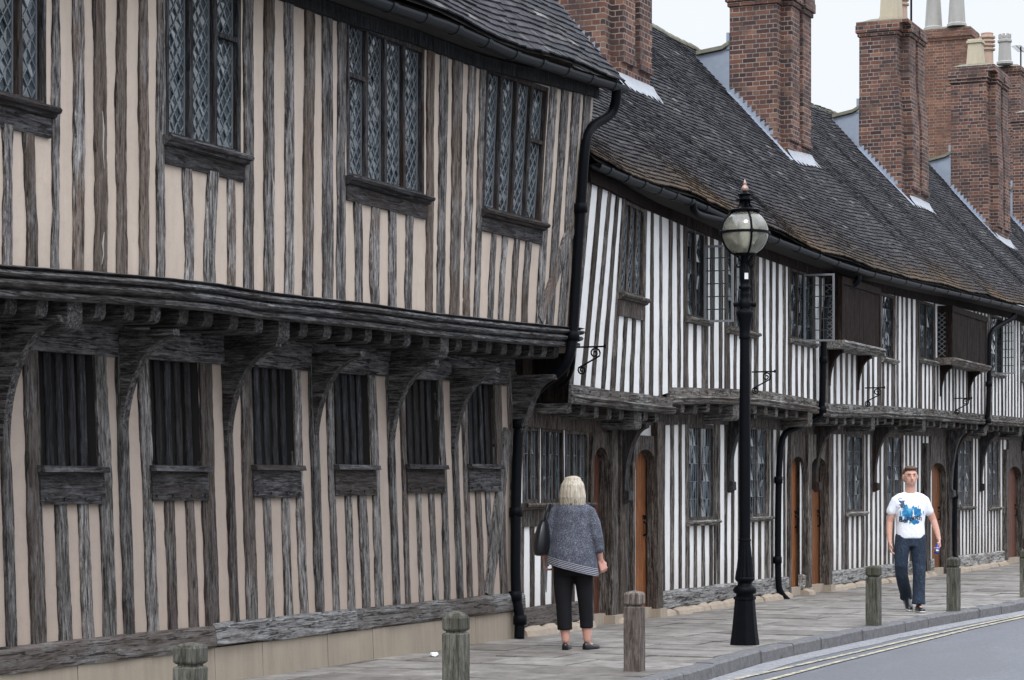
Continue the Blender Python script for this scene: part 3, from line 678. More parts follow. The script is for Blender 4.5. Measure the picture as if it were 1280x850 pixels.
for (a, c, e, f) in lowstuds:
    if not any(abs(a - h_[1]) < .01 for h_ in holes): a += .028
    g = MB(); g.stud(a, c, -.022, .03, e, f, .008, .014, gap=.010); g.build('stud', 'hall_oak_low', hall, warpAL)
postX = []
for (a, c) in posts:
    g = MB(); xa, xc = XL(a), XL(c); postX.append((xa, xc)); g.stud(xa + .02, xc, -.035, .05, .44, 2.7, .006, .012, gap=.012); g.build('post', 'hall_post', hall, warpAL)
g = MB(); g.stud(AX1 - .16, AX1 + .02, -.04, .06, .44, 2.7); g.build('post', 'hall_oak_low', hall, warpAL)
# diagonal brace at right end of ground floor
def diag(parent, p, q, w, yf, mat, warp, yb=.02):
    g = MB(); n = 9; rs = []
    d = Vector((q[0] - p[0], q[1] - p[1])).normalized(); nn = Vector((-d.y, d.x)) * w / 2
    for k in range(n + 1):
        t = k / n; x = lerp(p[0], q[0], t); z = lerp(p[1], q[1], t); j = rnd(.85, 1.15)
        a, c = (x - nn.x * j, z - nn.y * j), (x + nn.x * j, z + nn.y * j)
        rs.append([(a[0], yb, a[1]), (a[0], yf, a[1]), (c[0], yf, c[1]), (c[0], yb, c[1])])
    g.rings(rs); fixn(g.build('brace', mat, parent, warp))
diag(hall, (X_at(631, 0), 2.1), (X_at(607, -.07), .46), .17, -.034, 'hall_oak_low', warpAL)
# slats, sills, aprons of the openings
for k, (a, c, e, f) in enumerate(holes):
    if c < XL(20): continue
    n = 5; w = (c - a) / n * .60
    for i in range(n):
        xx = a + .012 + i * (c - a) / n; g = MB(); g.stud(xx, xx + w, .040, .058, e, f, .003, .004); g.build('slat', 'dark_board', hall, warpAL)
    g = MB(); g.beam(a - .05, c + .05, [(.03, e + .012), (-.075, e + .006), (-.085, e - .035), (.03, e - .04)], step=.15); fixn(g.build('ledge', 'dark_rail', hall, warpAL))
    g = MB(); g.beam(a - .04, c + .04, [(.03, e - .042), (-.036, e - .042), (-.036, e - .26), (.03, e - .26)], step=.15)
    for px_ in (a + .01, c - .01, lerp(a, c, .33), lerp(a, c, .7)):
        zz = e - .22
        g.box(px_ - .009, px_ + .009, -.05, -.034, zz - .009, zz + .009)
    fixn(g.build('apron_board', 'dark_rail', hall, warpAL))
# top rail, sill beam, plinth
g = MB(); g.beam(AX0, AX1, [(.05, 2.455), (-.03, 2.455), (-.03, 2.83), (.05, 2.83)], zf=lambda x: .012 * (x - 12.4)); g.build('top_rail', 'hall_rail_mid', hall, warpAL)
x = AX0
while x < AX1 - .05:
    L = min(rnd(2.2, 3.6), AX1 - x); 
    if AX1 - x - L < .6: L = AX1 - x
    g = MB(); dz = rnd(-.008, .008); g.beam(x + .003, x + L - .003, [(.05, .275 + dz), (-.045, .275 + dz), (-.055, .30), (-.055, .425 + dz), (-.03, .455 + dz), (.05, .455 + dz)], step=.18, jit=.012)
    g.build('sill_beam', 'hall_sill_oak', hall, warpAL); x += L
g = MB(); x = AX0
while x < AX1 - .05:
    L = min(rnd(.6, 1.1), AX1 - x); o_ = rnd(-.006, .006)
    g.box(x + .0025, x + L - .0025, -.03 + o_, .1, -.1, .272); x += L
g.build('plinth', 'plinth_stone', hall, warpAL)
# brackets
def bracket(parent, xc, th, ztop, out, zbot, a=None, mat='dark_beam', y0=-.06, warp=None, foot=.03, tip=None):
    g = MB(); prof = [(.03, ztop), (-out, ztop), (-out, ztop - .045)]
    n = 14
    for k in range(1, n + 1):
        q = k / n * math.pi / 2; y = -(out) + (out + y0 - foot) * (math.sin(q)); z = zbot + (ztop - .05 - zbot) * (math.cos(q))
        prof.append((y, z))
    if tip: prof += [(y0 - foot - .05, zbot - .02), (y0 - foot - .055, zbot - .12), (y0, zbot - tip)]
    else: prof += [(y0, zbot - .02)]
    prof += [(.03, zbot - .02)]
    nn = len(prof); w = th / 2
    L = [(xc - w, p[0], p[1]) for p in prof]; Rr = [(xc + w, p[0], p[1]) for p in prof]
    g.poly(L); g.poly(Rr[::-1])
    for k in range(nn): j = (k + 1) % nn; g.quad(L[k], Rr[k], Rr[j], L[j])
    return fixn(g.build('bracket', mat, parent, warp))
for (xa, xc) in postX: bracket(hall, (xa + xc) / 2 + .01, .085, 2.66, .50, 1.84, warp=None, y0=-.04, foot=.015)
bracket(hall, 10.75, .10, 2.66, .50, 1.72)
bracket(hall, AX1 - .06, .13, 2.66, .50, 1.35, y0=-.05, foot=.02)
g = MB(); g.stud(21.02, 21.24, -.06, .05, 2.1, 4.4); g.build('post', 'dark_frame', hall)
# joists
def joist(parent, xc, w, out, zt, zb, mat, r=.06, ybk=.0):
    g = MB(); prof = [(ybk, zt), (-out, zt), (-out, zb + r), (-out + r * .3, zb + r * .3), (-out + r, zb), (ybk, zb)]
    L = [(xc - w / 2, p[0], p[1] + rnd(-.003, .003)) for p in prof]; Rr = [(xc + w / 2, p[0], p[1] + rnd(-.003, .003)) for p in prof]
    g.poly(L); g.poly(Rr[::-1]); n = len(prof)
    for k in range(n): j = (k + 1) % n; g.quad(L[k], Rr[k], Rr[j], L[j])
    return fixn(g.build('joist', mat, parent))
jp = [20, 59, 96, 132, 168, 201, 236, 267, 299, 330, 358, 386, 416, 442, 467, 491, 516, 539, 559, 580, 600, 618, 637, 655, 671, 687, 702]
for px in jp:
    xc = X_at(px - 7, -.50); big = px in (96, 358, 559); zt = brz(xc) - .195
    joist(hall, xc, .17 if big else .125, .505 if not big else .53, zt + .01, zt - (.20 if big else .115), 'dark_beam', .08 if big else .05)
for xc in (11.62, 11.2, 10.85, 10.5, 10.15, 9.8): joist(hall, xc, .125, .505, brz(xc) - .185, brz(xc) - .31, 'dark_beam', .05)
# floor soffit and bressumer
g = MB(); n = 30
for k in range(n):
    a, c = lerp(AX0, UX1, k / n), lerp(AX0, UX1, (k + 1) / n); za, zc = brz(a) - .18, brz(c) - .18
    g.quad((a, -.5, za), (c, -.5, zc), (c, .03, zc), (a, .03, za))
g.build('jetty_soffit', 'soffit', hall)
prof = [(0.02, -.195), (-.015, -.195), (-.045, -.18), (-.048, -.150), (-.012, -.138), (-.03, -.130), (-.070, -.120), (-.085, -.10), (-.070, -.080), (-.028, -.074), (-.030, -.066), (-.080, -.058), (-.100, -.040), (-.092, -.022), (-.045, -.014), (-.05, -.008), (-.10, 0.002), (-.06, .012), (.02, .02)]
g = MB(); g.beam(AX0, UX1 + .03, [(y + VA, z) for y, z in prof], zf=brz, step=.12, jit=.003); o = fixn(g.build('bressumer', 'hall_oak_rail', hall))
# upper wall
wz = [(-72, 57), (206, 300), (433, 529), (602, 674)]
upw = []
zb = [4.0, 4.02, 4.08, 4.10]; zt = [5.25, 5.3, 5.38, 5.42]
for (a, c), b0, t0 in zip(wz, zb, zt): upw.append((XU(a), XU(c), b0, t0))
g = wall_mesh(AX0, UX1, lambda x: brz(x) + .0, lambda x: plateA(x) + .05, VA, upw, step=.4)
g.quad((UX1, VA, 2.9), (UX1, 6, 2.9), (UX1, 6, 5.6), (UX1, VA, 5.6)); g.quad((AX0, VA, 2.9), (AX0, VA, 5.6), (AX0, 6, 5.6), (AX0, 6, 2.9))
g.poly([(UX1, -.5, 5.6), (UX1, 6, 5.6), (UX1, 2.75, 9.5)]); g.poly([(AX0, -.5, 5.4), (AX0, 2.75, 9.2), (AX0, 6, 5.4)])
g.build('upper_wall', 'pink_plaster', hall, warpAU)
full = [(87, 102), (114, 130), (143, 157), (171, 183), (328, 341), (354, 365), (378, 391), (401, 414), (546, 556), (562, 574), (580, 589), (689, 698), (703, 712), (716, 725),
        (61, 71), (194, 205), (302, 315), (420, 431), (531, 540), (594, 601), (675, 684)]
under = [(-58, -45), (-30, -16), (0, 13), (28, 43), (227, 239), (255, 269), (282, 292), (441, 451), (462, 473), (484, 494), (505, 514), (613, 620), (627, 634), (642, 649), (657, 665)]
SU = []
for a, c in full: SU.append((XU(a), XU(c), None))
for a, c in under:
    xm = XU((a + c) / 2); wn = min(upw, key=lambda q: abs((q[0] + q[1]) / 2 - xm)); SU.append((XU(a), XU(c), wn[2] - .20 + .025))
xx = XU(-90)
while xx > AX0 + .1: SU.append((xx - .13, xx, None)); xx -= .29
for (a, c, t) in SU:
    g = MB(); m_ = (a + c) / 2; z1 = (plateA(m_) + .03) if t is None else t
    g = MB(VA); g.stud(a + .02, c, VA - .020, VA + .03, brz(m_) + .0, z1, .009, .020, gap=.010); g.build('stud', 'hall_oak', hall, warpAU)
for pts, in (([(125, 138), (126, 160), (125.5, 185), (127, 210)],), ([(127, 290), (125, 305), (126, 318), (124, 330)],), ([(337, 215), (339, 232), (338, 250), (340, 280)],)):
    g = MB(); P = [(XU(p[0]), VA - .021 - kA(XU(p[0])) * 1.0, Z_at(p[0], p[1], VA - .02)) for p in pts]
    g.tube(P, [.002, .008, .005, .002], 8); g.build('lime_run', 'grey_clay', hall)
diag(hall, (XU(712), 4.15), (XU(680), 3.17), .15, VA - .032, 'hall_oak', warpAU, VA + .02)
g = MB(); g.beam(AX0, UX1 + .02, [(VA + .03, -.06), (VA - .05, -.06), (VA - .05, .06), (VA + .03, .06)], zf=plateA, yf=lambda x: -kA(x) * 2.6); fixn(g.build('wall_plate', 'dark_board', hall))
specs = [(4, ()), (3, ((2, 4.88),)), (4, ((0, 4.93),)), (4, ((3, 4.88),))]
for (a, c, e, f), (n, tr) in zip(upw, specs): window(hall, a, c, e, f, VA, n, 'diamond', transom=tr, apron=e - .20, warp=warpAU, frame='dark_frame', sillmat='dark_rail', fw=.042, mw=.05)
# gutter, eaves soffit
def gutter(parent, x0, x1, y, zf, r=.062, step=.25, mat='gutter_black', joint=1.0):
    g = MB(); n = max(2, int((x1 - x0) / step)); rs = []
    pr = [(math.cos(q), math.sin(q)) for q in [math.pi + math.pi * k / 9 for k in range(10)]]
    prof = [(p[0] * r, p[1] * r) for p in pr] + [(p[0] * (r - .006), p[1] * (r - .006)) for p in pr[::-1]]
    for k in range(n + 1): x = lerp(x0, x1, k / n); rs.append([(x, y + a, zf(x) + b_) for a, b_ in prof])
    g.rings(rs)
    x = x0 + .3
    while x < x1:
        rr = r + .010
        g.rings([[(xx, y + p[0] * rr, zf(x) + p[1] * rr + .004) for p in pr] + [(xx, y + p[0] * (r - .003), zf(x) + p[1] * (r - .003)) for p in pr[::-1]] for xx in (x - .035, x + .035)])
        x += joint
    return fixn(g.build('gutter', mat, parent))
gutter(hall, AX0, X_at(778, -.92), -.92, gz, .066, joint=.62)
g = MB(); n = 24
for k in range(n):
    a, c = lerp(AX0, UX1 + .35, k / n), lerp(AX0, UX1 + .35, (k + 1) / n)
    g.quad((a, -.95, gz(a) + .035), (c, -.95, gz(c) + .035), (c, VA + .05, gz(c) - .02), (a, VA + .05, gz(a) - .02))
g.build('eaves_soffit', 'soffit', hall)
RA = lambda x: gz(x) + .07 + 4.45
xr = X_at(776, -.9)
tilesA, PA = roof_tiles(hall, AX0, xr, -.93, eaveA, 2.75, RA, 'hall_tile', .105, .17, moss=True)
g = MB(); 
for k in range(20):
    a, c = lerp(AX0, xr, k / 20), lerp(AX0, xr, (k + 1) / 20)
    g.quad(PA(a, 0, -.02), PA(c, 0, -.02), PA(c, 1, -.02), PA(a, 1, -.02)); g.quad((a, 2.75, RA(a)), (c, 2.75, RA(c)), (c, 6.5, 5.3), (a, 6.5, 5.3))
for k in range(20): g.quad(PA(xr, k / 20, -.14), PA(xr, (k + 1) / 20, -.14), PA(xr, (k + 1) / 20, -.012), PA(xr, k / 20, -.012))
g.build('roof', 'gap_dark', hall)
# downpipe of the hall
def pipe(parent, pts, r=.045, mat='black_iron', collars=(), smoothn=2, name='downpipe'):
    P = [Vector(p) for p in pts]
    for _ in range(smoothn):
        Q = [P[0]]
        for a, c in zip(P, P[1:]):
            Q += [a.lerp(c, .25), a.lerp(c, .75)]
        Q.append(P[-1]); P = Q
    g = MB(); g.tube(P, r, 12)
    for c in collars:
        c = Vector(c); g.tube([c - Vector((0, 0, .05)), c - Vector((0, 0, .045)), c + Vector((0, 0, .045)), c + Vector((0, 0, .05))], [r, r * 1.32, r * 1.32, r], 12)
    o = fixn(g.build(name, mat, parent)); o.data.polygons.foreach_set('use_smooth', [True] * len(o.data.polygons)); return o
def pv(px, py, v): return (X_at(px, v), v, Z_at(px, py, v))
pp = [pv(771, 112, -.92), pv(770, 128, -.9), pv(764, 144, -.85), pv(738, 158, -.76), pv(731, 178, -.76), pv(726, 260, -.72), pv(720, 350, -.68), pv(716, 420, -.66), pv(712, 446, -.64), pv(703, 462, -.55), pv(675, 484, -.3), pv(655, 505, -.13), pv(648, 530, -.1), pv(645, 620, -.12), pv(644, 745, -.15), pv(650, 768, -.2), pv(649, 798, -.2)]
pipe(hall, pp, .052, collars=[pp[5], pp[7], pp[12], pv(645, 640, -.12), pp[14], pv(650, 775, -.2)])
pipe(hall, [pv(716, 436, -.66), pv(717, 458, -.62), pv(710, 476, -.5), pv(700, 484, -.4)], .02, name='waste_pipe')

# ------------------------------------------------------------------ THE ALMSHOUSE ROW (right)
VB = -.45; HV = -.05
gtB = [(X_at(px, -.75), Z_at(px, py, -.75)) for px, py in ((738, 204), (780, 222), (860, 251), (910, 274), (960, 297), (1040, 327), (1081, 340), (1160, 359), (1220, 372), (1280, 386))]
gtB += [(56, gtB[-1][1] + .05), (70, gtB[-1][1] + .1)]
gbz = lambda x: interp(gtB, x)
RY = 3.0
rdB = [(X_at(px, RY), Z_at(px, py, RY)) for px, py in ((820, 36), (885, 70), (1013, 134), (1040, 141), (1163, 200))] + [(75, 9.5)]
rbz = lambda x: interp(rdB, x)
kB = lambda x: .10 * (1 - sstep(21.5, 24.1, x))
brB1 = [(X_at(px, VB), Z_at(px, py, VB)) for px, py in ((705, 482), (770, 491), (834, 499))]
brB2 = [(X_at(px, VB), Z_at(px, py, VB)) for px, py in ((836, 486), (900, 487), (940, 489), (960, 491), (1015, 500), (1035, 506), (1100, 508), (1160, 512), (1220, 518), (1280, 523))]
XB0 = AX1 + .03
XB = [21.25, X_at(835, VB), X_at(1034, VB), X_at(1193, VB), 46.9, 56.0, 68.0]
bb = lambda x: interp(brB1, x) if x < XB[1] else interp(brB2, x)
def warpBU(x, y, z): return (x, y - kB(x) * max(0, z - 2.55), z)
def ub(px, py=350):
    X = X_at(px, VB)
    for _ in range(3): X = X_at(px, VB - kB(X) * 1.2)
    return X
labels = ['narrow first white almshouse with a leaning bay, squeezed against the pink hall',
          'white almshouse behind the street lamp, under the tallest nearest brick chimney',
          'white almshouse behind the walking man, with a boarded oriel and open casement',
          'white almshouse right of the walking man, with the farther boarded oriel',
          'far almshouse cut off by the right edge, its roof behind the third brick chimney',
          'farthest almshouse roof peeping over at the right edge beyond all the chimneys']
houses = [thing('almshouse', (XB[i] if i else XB0, 0, 0), labels[i], 'house', 'terraced almshouses in a row') for i in range(6)]
def house_of(x): 
    for i in range(6):
        if x < XB[i + 1]: return i
    return 5
# openings survey ---------------------------------------------------
UW = [(774, 803, 3.62, 4.60, 3, 3.38, 'd'), (857, 881, 3.53, 4.40, 2, None, 'r'), (908, 942, 3.50, 4.38, 3, None, 'r'), (987, 1016, 3.53, 4.45, 3, None, 'r'),
      (1101, 1117, 3.53, 4.46, 1, None, 'r'), (1149, 1167, 3.64, 4.56, 2, None, 'r'), (1238, 1252, 3.68, 4.60, 1, None, 'r'), (1276, 1292, 3.68, 4.60, 2, None, 'r')]
UW = [(ub(a), ub(c), e, gbz(ub(a)) - .165, n, ap, p) for a, c, e, f, n, ap, p in UW]
xb_ = lambda px: X_at(px, HV)
GW = [(653, 674, 1.36, 2.05, 2), (676, 704, 1.36, 2.05, 3), (706, 735, 1.36, 2.05, 3), (859, 892, 1.12, 2.24, 2), (934, 959, 1.14, 2.26, 2), (1057, 1078, 1.16, 2.32, 2), (1107, 1127, 1.16, 2.34, 2), (1197, 1214, 1.19, 2.38, 2), (1235, 1248, 1.16, 2.34, 2)]
GW = [(xb_(a), xb_(c), e, bb(xb_(a)) - .405, n) for a, c, e, f, n in GW]
DR = [(737, 756, 'door_dark'), (789, 815, 'door_oak'), (985, 1002, 'door_oak'), (1009, 1030, 'door_oak'), (1160, 1179, 'door_oak'), (1257, 1274, 'door_dark')]
DR = [(xb_(a), xb_(c), m_) for a, c, m_ in DR]
oriels = [(1046, 1100, 3.60, 4.50), (1184, 1233, 3.72, 4.60)]
ORX = [(X_at(a + 6, VB - .25), X_at(c, VB - .25), e, f) for a, c, e, f in oriels]
for i, h in enumerate(houses):
    x0, x1 = (XB[i] if i else XB0), XB[i + 1]
    ux0 = XB[i]
    hu = [(a, c, e, f) for a, c, e, f, *_ in UW if x0 <= (a + c) / 2 < x1]
    hg = [(a, c, e, f) for a, c, e, f, *_ in GW if x0 <= (a + c) / 2 < x1]
    hd = [(a, c, 0.02, 2.08) for a, c, _ in DR if x0 <= (a + c) / 2 < x1]
    g = wall_mesh(x0, x1, lambda x: -.05, lambda x: bb(x) - .15, HV, hg + hd, step=.6)
    if i == 0: g.quad((x0, HV, 0), (x0, HV, 2.4), (x0, 6, 2.4), (x0, 6, 0))
    g.build('ground_floor_wall', 'white_plaster_low', h); g = MB(); g.quad((x0, 6, 0), (x0, 6, 5), (x1, 6, 5), (x1, 6, 0)); g.build('rear_wall', 'white_plaster_low', h)
    g = wall_mesh(ux0, x1, lambda x: bb(x) - .05, lambda x: gbz(x) - .05, VB, hu, step=.5)
    g.build('upper_wall', 'white_plaster', h, warpBU)
    if i == 0: g = MB(); g.quad((ux0, VB, 2.4), (ux0, VB, 4.85), (ux0, 3, 4.85), (ux0, 3, 2.4)); g.build('side_wall', 'house_board', h, warpBU)
    # jetty soffit + bressumer
    g = MB(); n = max(2, int((x1 - ux0) / .6))
    for k in range(n):
        a, c = lerp(ux0, x1, k / n), lerp(ux0, x1 - .001, (k + 1) / n); g.quad((a, VB + .02, bb(a) - .16), (c, VB + .02, bb(c) - .16), (c, 0, bb(c) - .16), (a, 0, bb(a) - .16))
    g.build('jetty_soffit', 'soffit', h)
    g = MB(); dv = -.04 if i == 0 else 0
    pr = [(VB + .02, -.175), (VB - .03, -.175), (VB - .055, -.16), (VB - .06, -.14), (VB - .045, -.128), (VB - .06, -.12), (VB - .075, -.105), (VB - .06, -.09), (VB - .025, -.085), (VB - .022, .012), (VB + .02, .02)]
    g.beam(ux0 - (.04 if i == 0 else 0), x1 - .004, [(y + dv, z) for y, z in pr], zf=bb, step=.22, jit=.012)
    # pegs
    x = ux0 + .15
    while x < min(x1, 48): g.box(x - .012, x + .012, VB + dv - .036, VB + dv - .01, bb(x) - .05, bb(x) - .025); x += .29
    fixn(g.build('bressumer', 'house_rail', h))
    # joists
    x = ux0 + .12; c_ = 0
    while x < x1 - .1 and x < 49:
        zt = bb(x) - .17
        big = (c_ % 7 == 5); joist(h, x, .22 if big else .13, .42 if not big else .47, zt, zt - (.21 if big else rnd(.10, .13)), 'house_joist', .03 if not big else .04); x += .46 if i else .37; c_ += 1
    # top rail on ground floor
    g = MB(); g.beam(x0, x1 - .004, [(HV + .05, -.42), (HV - .03, -.42), (HV - .03, -.2), (HV + .05, -.2)], zf=bb, step=.4); g.build('top_rail', 'house_oak', h)
    # eaves
    g = MB(); n = max(2, int((x1 - x0) / .8))
    for k in range(n):
        a, c = lerp(ux0, x1, k / n), lerp(ux0, x1, (k + 1) / n); g.quad((a, -.80, gbz(a) + .03), (c, -.80, gbz(c) + .03), (c, VB + .05, gbz(c) - .07), (a, VB + .05, gbz(a) - .07))
    g.build('eaves_soffit', 'soffit', h)
    g = MB(); g.beam(ux0, x1 - .003, [(VB + .02, -.17), (VB - .035, -.17), (VB - .035, -.04), (VB + .02, -.04)], zf=gbz, yf=lambda x: -kB(x) * 2.2, step=.4); fixn(g.build('wall_plate', 'house_board', h))
    gutter(h, ux0 - (.03 if i == 0 else 0) , x1 - .01, -.78, gbz, .06, mat='gutter_black', joint=.92 if i else .5)
    # windows
    for a, c, e, f, n, ap, p in UW:
        if x0 <= (a + c) / 2 < x1: window(h, a, c, e, f, VB, n, 'diamond' if p == 'd' else (.10, .17), fw=.045, mw=.04, frame='house_oak', apron=ap, warp=warpBU, sillmat='house_rail' if not ap else 'house_oak', came='came' if p == 'd' else 'black_came', rec=.04)
    for k, (a, c, e, f, n) in enumerate(GW):
        if x0 <= (a + c) / 2 < x1: window(h, a, c, e, f, HV, n if k > 2 else n, (.085, .22), fw=.05, mw=.035, frame='house_oak', apron=(1.12 if k < 3 else None), sillmat='house_rail' if k > 2 else 'house_oak', came='came', rec=.04)
    # studs
    def blocked(a, c, spans): return any(a < s1 - .02 and c > s0 + .02 for s0, s1 in spans)
    if x0 < 47:
        x = ux0 + .01; top_ = lambda x: gbz(x) - .10
        while x < min(x1, 48.5) - .05:
            w = rnd(.095, .132); a, c = x, min(x + w, x1); z0, z1 = bb(x) - .03, top_(x); under_ = None
            for (wa, wc, e, f, n, ap, p) in UW:
                if a < wc and c > wa: under_ = (ap or e - .07)
                if wc <= a < wc + .07 or wa - .07 < c <= wa: pass
            for (wa, wc, e, f) in ORX:
                if a < wc and c > wa: under_ = e - .05
            if under_: z1 = under_
            g = MB(); g.plane = VB; g.stud(a, c, VB - .012, VB + .02, z0, z1, .006, .015); g.build('stud', 'house_oak', h, warpBU); x += w + rnd(.165, .20)
        for (wa, wc, e, f, *_) in UW:
            if x0 <= (wa + wc) / 2 < x1:
                for a, c in ((wa - .085, wa - .002), (wc + .002, wc + .085)):
                    g = MB(); g.stud(a, c, VB - .016, VB + .02, bb(a), top_(a), .004, .006); g.build('stud', 'house_oak', h, warpBU)
        x = x0 + .01; nodoor = [(a - .08, c + .08) for a, c, *_ in DR]
        while x < min(x1, 48.5) - .05:
            w = rnd(.09, .125); a, c = x, x + w; z1 = bb(x) - .40
            if blocked(a, c, nodoor): x += .05; continue
            for k, (wa, wc, e, f, n) in enumerate(GW):
                if a < wc and c > wa: z1 = e - .07 if k > 2 else 1.12
            g = MB(); g.stud(a, c, HV - .012, HV + .02, .27, z1, .005, .010); g.build('stud', 'house_oak', h); x += w + rnd(.155, .19)
        for k, (wa, wc, e, f, n) in enumerate(GW):
            if x0 <= (wa + wc) / 2 < x1 and k > 2:
                for a, c in ((wa - .08, wa - .002), (wc + .002, wc + .08)):
                    g = MB(); g.stud(a, c, HV - .016, HV + .02, .27, bb(a) - .41, .004, .006); g.build('stud', 'house_oak', h)
    # sill beam and rubble plinth between doors
    ds = sorted([(a - .1, c + .1) for a, c, _ in DR if x0 <= (a + c) / 2 < x1]); cur = x0; segs = []
    for a, c in ds:
        if a > cur + .05: segs.append((cur, a))
        cur = max(cur, c)
    if cur < x1: segs.append((cur, x1))
    for a, c in segs:
        if c - a < .15: continue
        g = MB(); g.beam(a, c - .003, [(HV + .02, .09), (HV - .05, .09), (HV - .055, .26), (HV - .03, .29), (HV + .02, .29)], step=.2, jit=.014); g.build('sill_beam', 'limewashed_beam' if i else 'hall_sill_oak', h)
        g = MB(); x = a
        while x < c - .05:
            L = min(rnd(.35, .8), c - x); hh = rnd(.07, .10); ot = rnd(.10, .17)
            if c - x - L < .1: L = c - x
            rs = []
            for k in range(5):
                t = k / 4; xx = lerp(x + .004, x + L - .004, t); sh = (1 - .25 * abs(2 * t - 1) ** 3)
                rs.append([(xx, HV + .05, -.05), (xx, HV - ot * sh - .03, -.05), (xx, HV - ot * sh, hh * .55), (xx, HV - ot * sh * .6, hh * sh), (xx, HV + .05, hh * sh)])
            g.rings(rs); x += L
        fixn(g.build('plinth', 'rubble_stone', h))
# doors
for (a, c, mt) in DR:
    h = houses[house_of((a + c) / 2)]
    g = MB(); w = c - a; n = 10
    # door frame with flattened arch head: outer rect, inner arch
    inner = [(a + .0, 0.02), (a + .0, 1.72)] + [(lerp(a, c, .5 - .5 * math.cos(math.pi * k / n)), 1.72 + .25 * math.sin(math.pi * k / n) ** .8) for k in range(1, n)] + [(c, 1.72), (c, 0.02)]
    outer = [(a - .07, 0.02), (a - .07, 1.72)] + [(lerp(a - .07, c + .07, k / n), bb(a) - .41) for k in range(1, n)] + [(c + .07, 1.72), (c + .07, 0.02)]
    y0, y1 = HV - .05, HV + .10
    for k in range(len(inner) - 1):
        i0, i1, o0, o1 = inner[k], inner[k + 1], outer[k], outer[k + 1]
        g.quad((o0[0], y0, o0[1]), (i0[0], y0, i0[1]), (i1[0], y0, i1[1]), (o1[0], y0, o1[1]))
        g.quad((i0[0], y0, i0[1]), (i0[0], y1, i0[1]), (i1[0], y1, i1[1]), (i1[0], y0, i1[1]))
        g.quad((o0[0], y0, o0[1]), (o1[0], y0, o1[1]), (o1[0], y1, o1[1]), (o0[0], y1, o0[1]))
    g.build('door_frame', 'house_oak', h)
    g = MB(); nb = 4
    for k in range(nb): g.box(lerp(a, c, k / nb) + .004, lerp(a, c, (k + 1) / nb) - .004, HV + .07, HV + .115, .12, 2.0)
    g.box(a, c, HV + .085, HV + .11, .1, 2.02)
    d = g.build('door', mt, h)
    g = MB(); g.box(a, c, HV - .01, HV + .12, .0, .118); g.build('doorstep', 'rubble_stone', h)
    g = MB(); g.tube([(c - .10, HV + .07, 1.12), (c - .10, HV + .03, 1.10), (c - .10, HV + .03, .98), (c - .10, HV + .07, .96)], .012, 8)
    g.tube([(c - .13, HV + .06, 1.2), (c - .13, HV + .045, 1.16), (c - .07, HV + .045, 1.16), (c - .07, HV + .06, 1.2)], .010, 8); g.build('handle', 'black_iron', d)
# posts beside doors and curved brackets
for px, big in ((771, 1), (760, 0), (817, 0), (910, 2), (1005, 0), (1031, 0), (1018, 3), (1091, 2), (1182, 1), (1190, 3), (1225, 2), (1154, 0), (1254, 0), (1277, 1)):
    X = xb_(px); h = houses[house_of(X)]
    if big in (0, 1):
        g = MB(); g.stud(X - .09, X + .09, HV - .09, HV + .05, .10, 2.3, .006, .01); g.build('post', 'house_oak', h)
        g = MB(); g.box(X - .12, X + .12, HV - .13, HV + .0, -.05, .10 - .003); g.build('pad_stone', 'rubble_stone', h)
    if big: bracket(h, X, .12, bb(X) - .30, .42, 1.62 if big != 1 else 1.5, mat='dark_frame', y0=HV - (.1 if big == 1 else .02), tip=.16, foot=.02)
# oriels
def oriel(h, x0, x1, z0, z1):
    y0 = VB - .25; g = MB(); nb = 9
    for k in range(nb):
        a, c = lerp(x0, x1, k / nb), lerp(x0, x1, (k + 1) / nb); j = rnd(-.003, .003); g.box(a + .003, c - .003, y0 + j, y0 + .03, z0, z1 - .06)
    g.box(x0, x1, y0 + .02, VB, z0, z1 - .01); g.box(x0 - .015, x1 + .015, y0 - .015, VB - .01, z1 - .10, z1)
    g.box(x0 - .012, x0 + .05, y0 - .012, y0 + .05, z0, z1 - .1); g.box(x1 - .05, x1 + .012, y0 - .012, y0 + .05, z0, z1 - .1)
    o = g.build('oriel', 'house_board', h)
    g = MB()
    for k in range(9):
        zc = lerp(z0 + .07, z1 - .17, k / 8)
        for s_ in (1, -1): 
            g.hull8([(x0 - .014, VB - .02 - .0, zc - .05 * s_), (x0 - .014, VB - .14, zc + .05 * s_), (x0 - .004, VB - .14, zc + .05 * s_), (x0 - .004, VB - .02, zc - .05 * s_)] + [(x0 - .014, VB - .02, zc - .05 * s_ + .012), (x0 - .014, VB - .14, zc + .05 * s_ + .012), (x0 - .004, VB - .14, zc + .05 * s_ + .012), (x0 - .004, VB - .02, zc - .05 * s_ + .012)])
    fixn(g.build('lattice', 'came', o))
    g = MB(); pr = [(VB, .0), (y0 - .07, .0), (y0 - .085, -.03), (y0 - .06, -.05), (y0 - .05, -.075), (y0 - .01, -.10), (y0 - .0, -.115), (VB, -.115)]
    g.beam(x0 - .12, x1 + .07, [(y, z + z0) for y, z in pr], step=.3, jit=.003); fixn(g.build('sill', 'house_rail', o))
    for X in (x0 + .22, x1 - .35): 
        b_ = bracket(h, X, .09, z0 - .117, .66, z0 - .62, mat='house_board', y0=VB, foot=.02)
for (a, c, e, f) in ORX: oriel(houses[house_of(a)], a, c, e, f)
for o in bpy.data.objects:
    pass
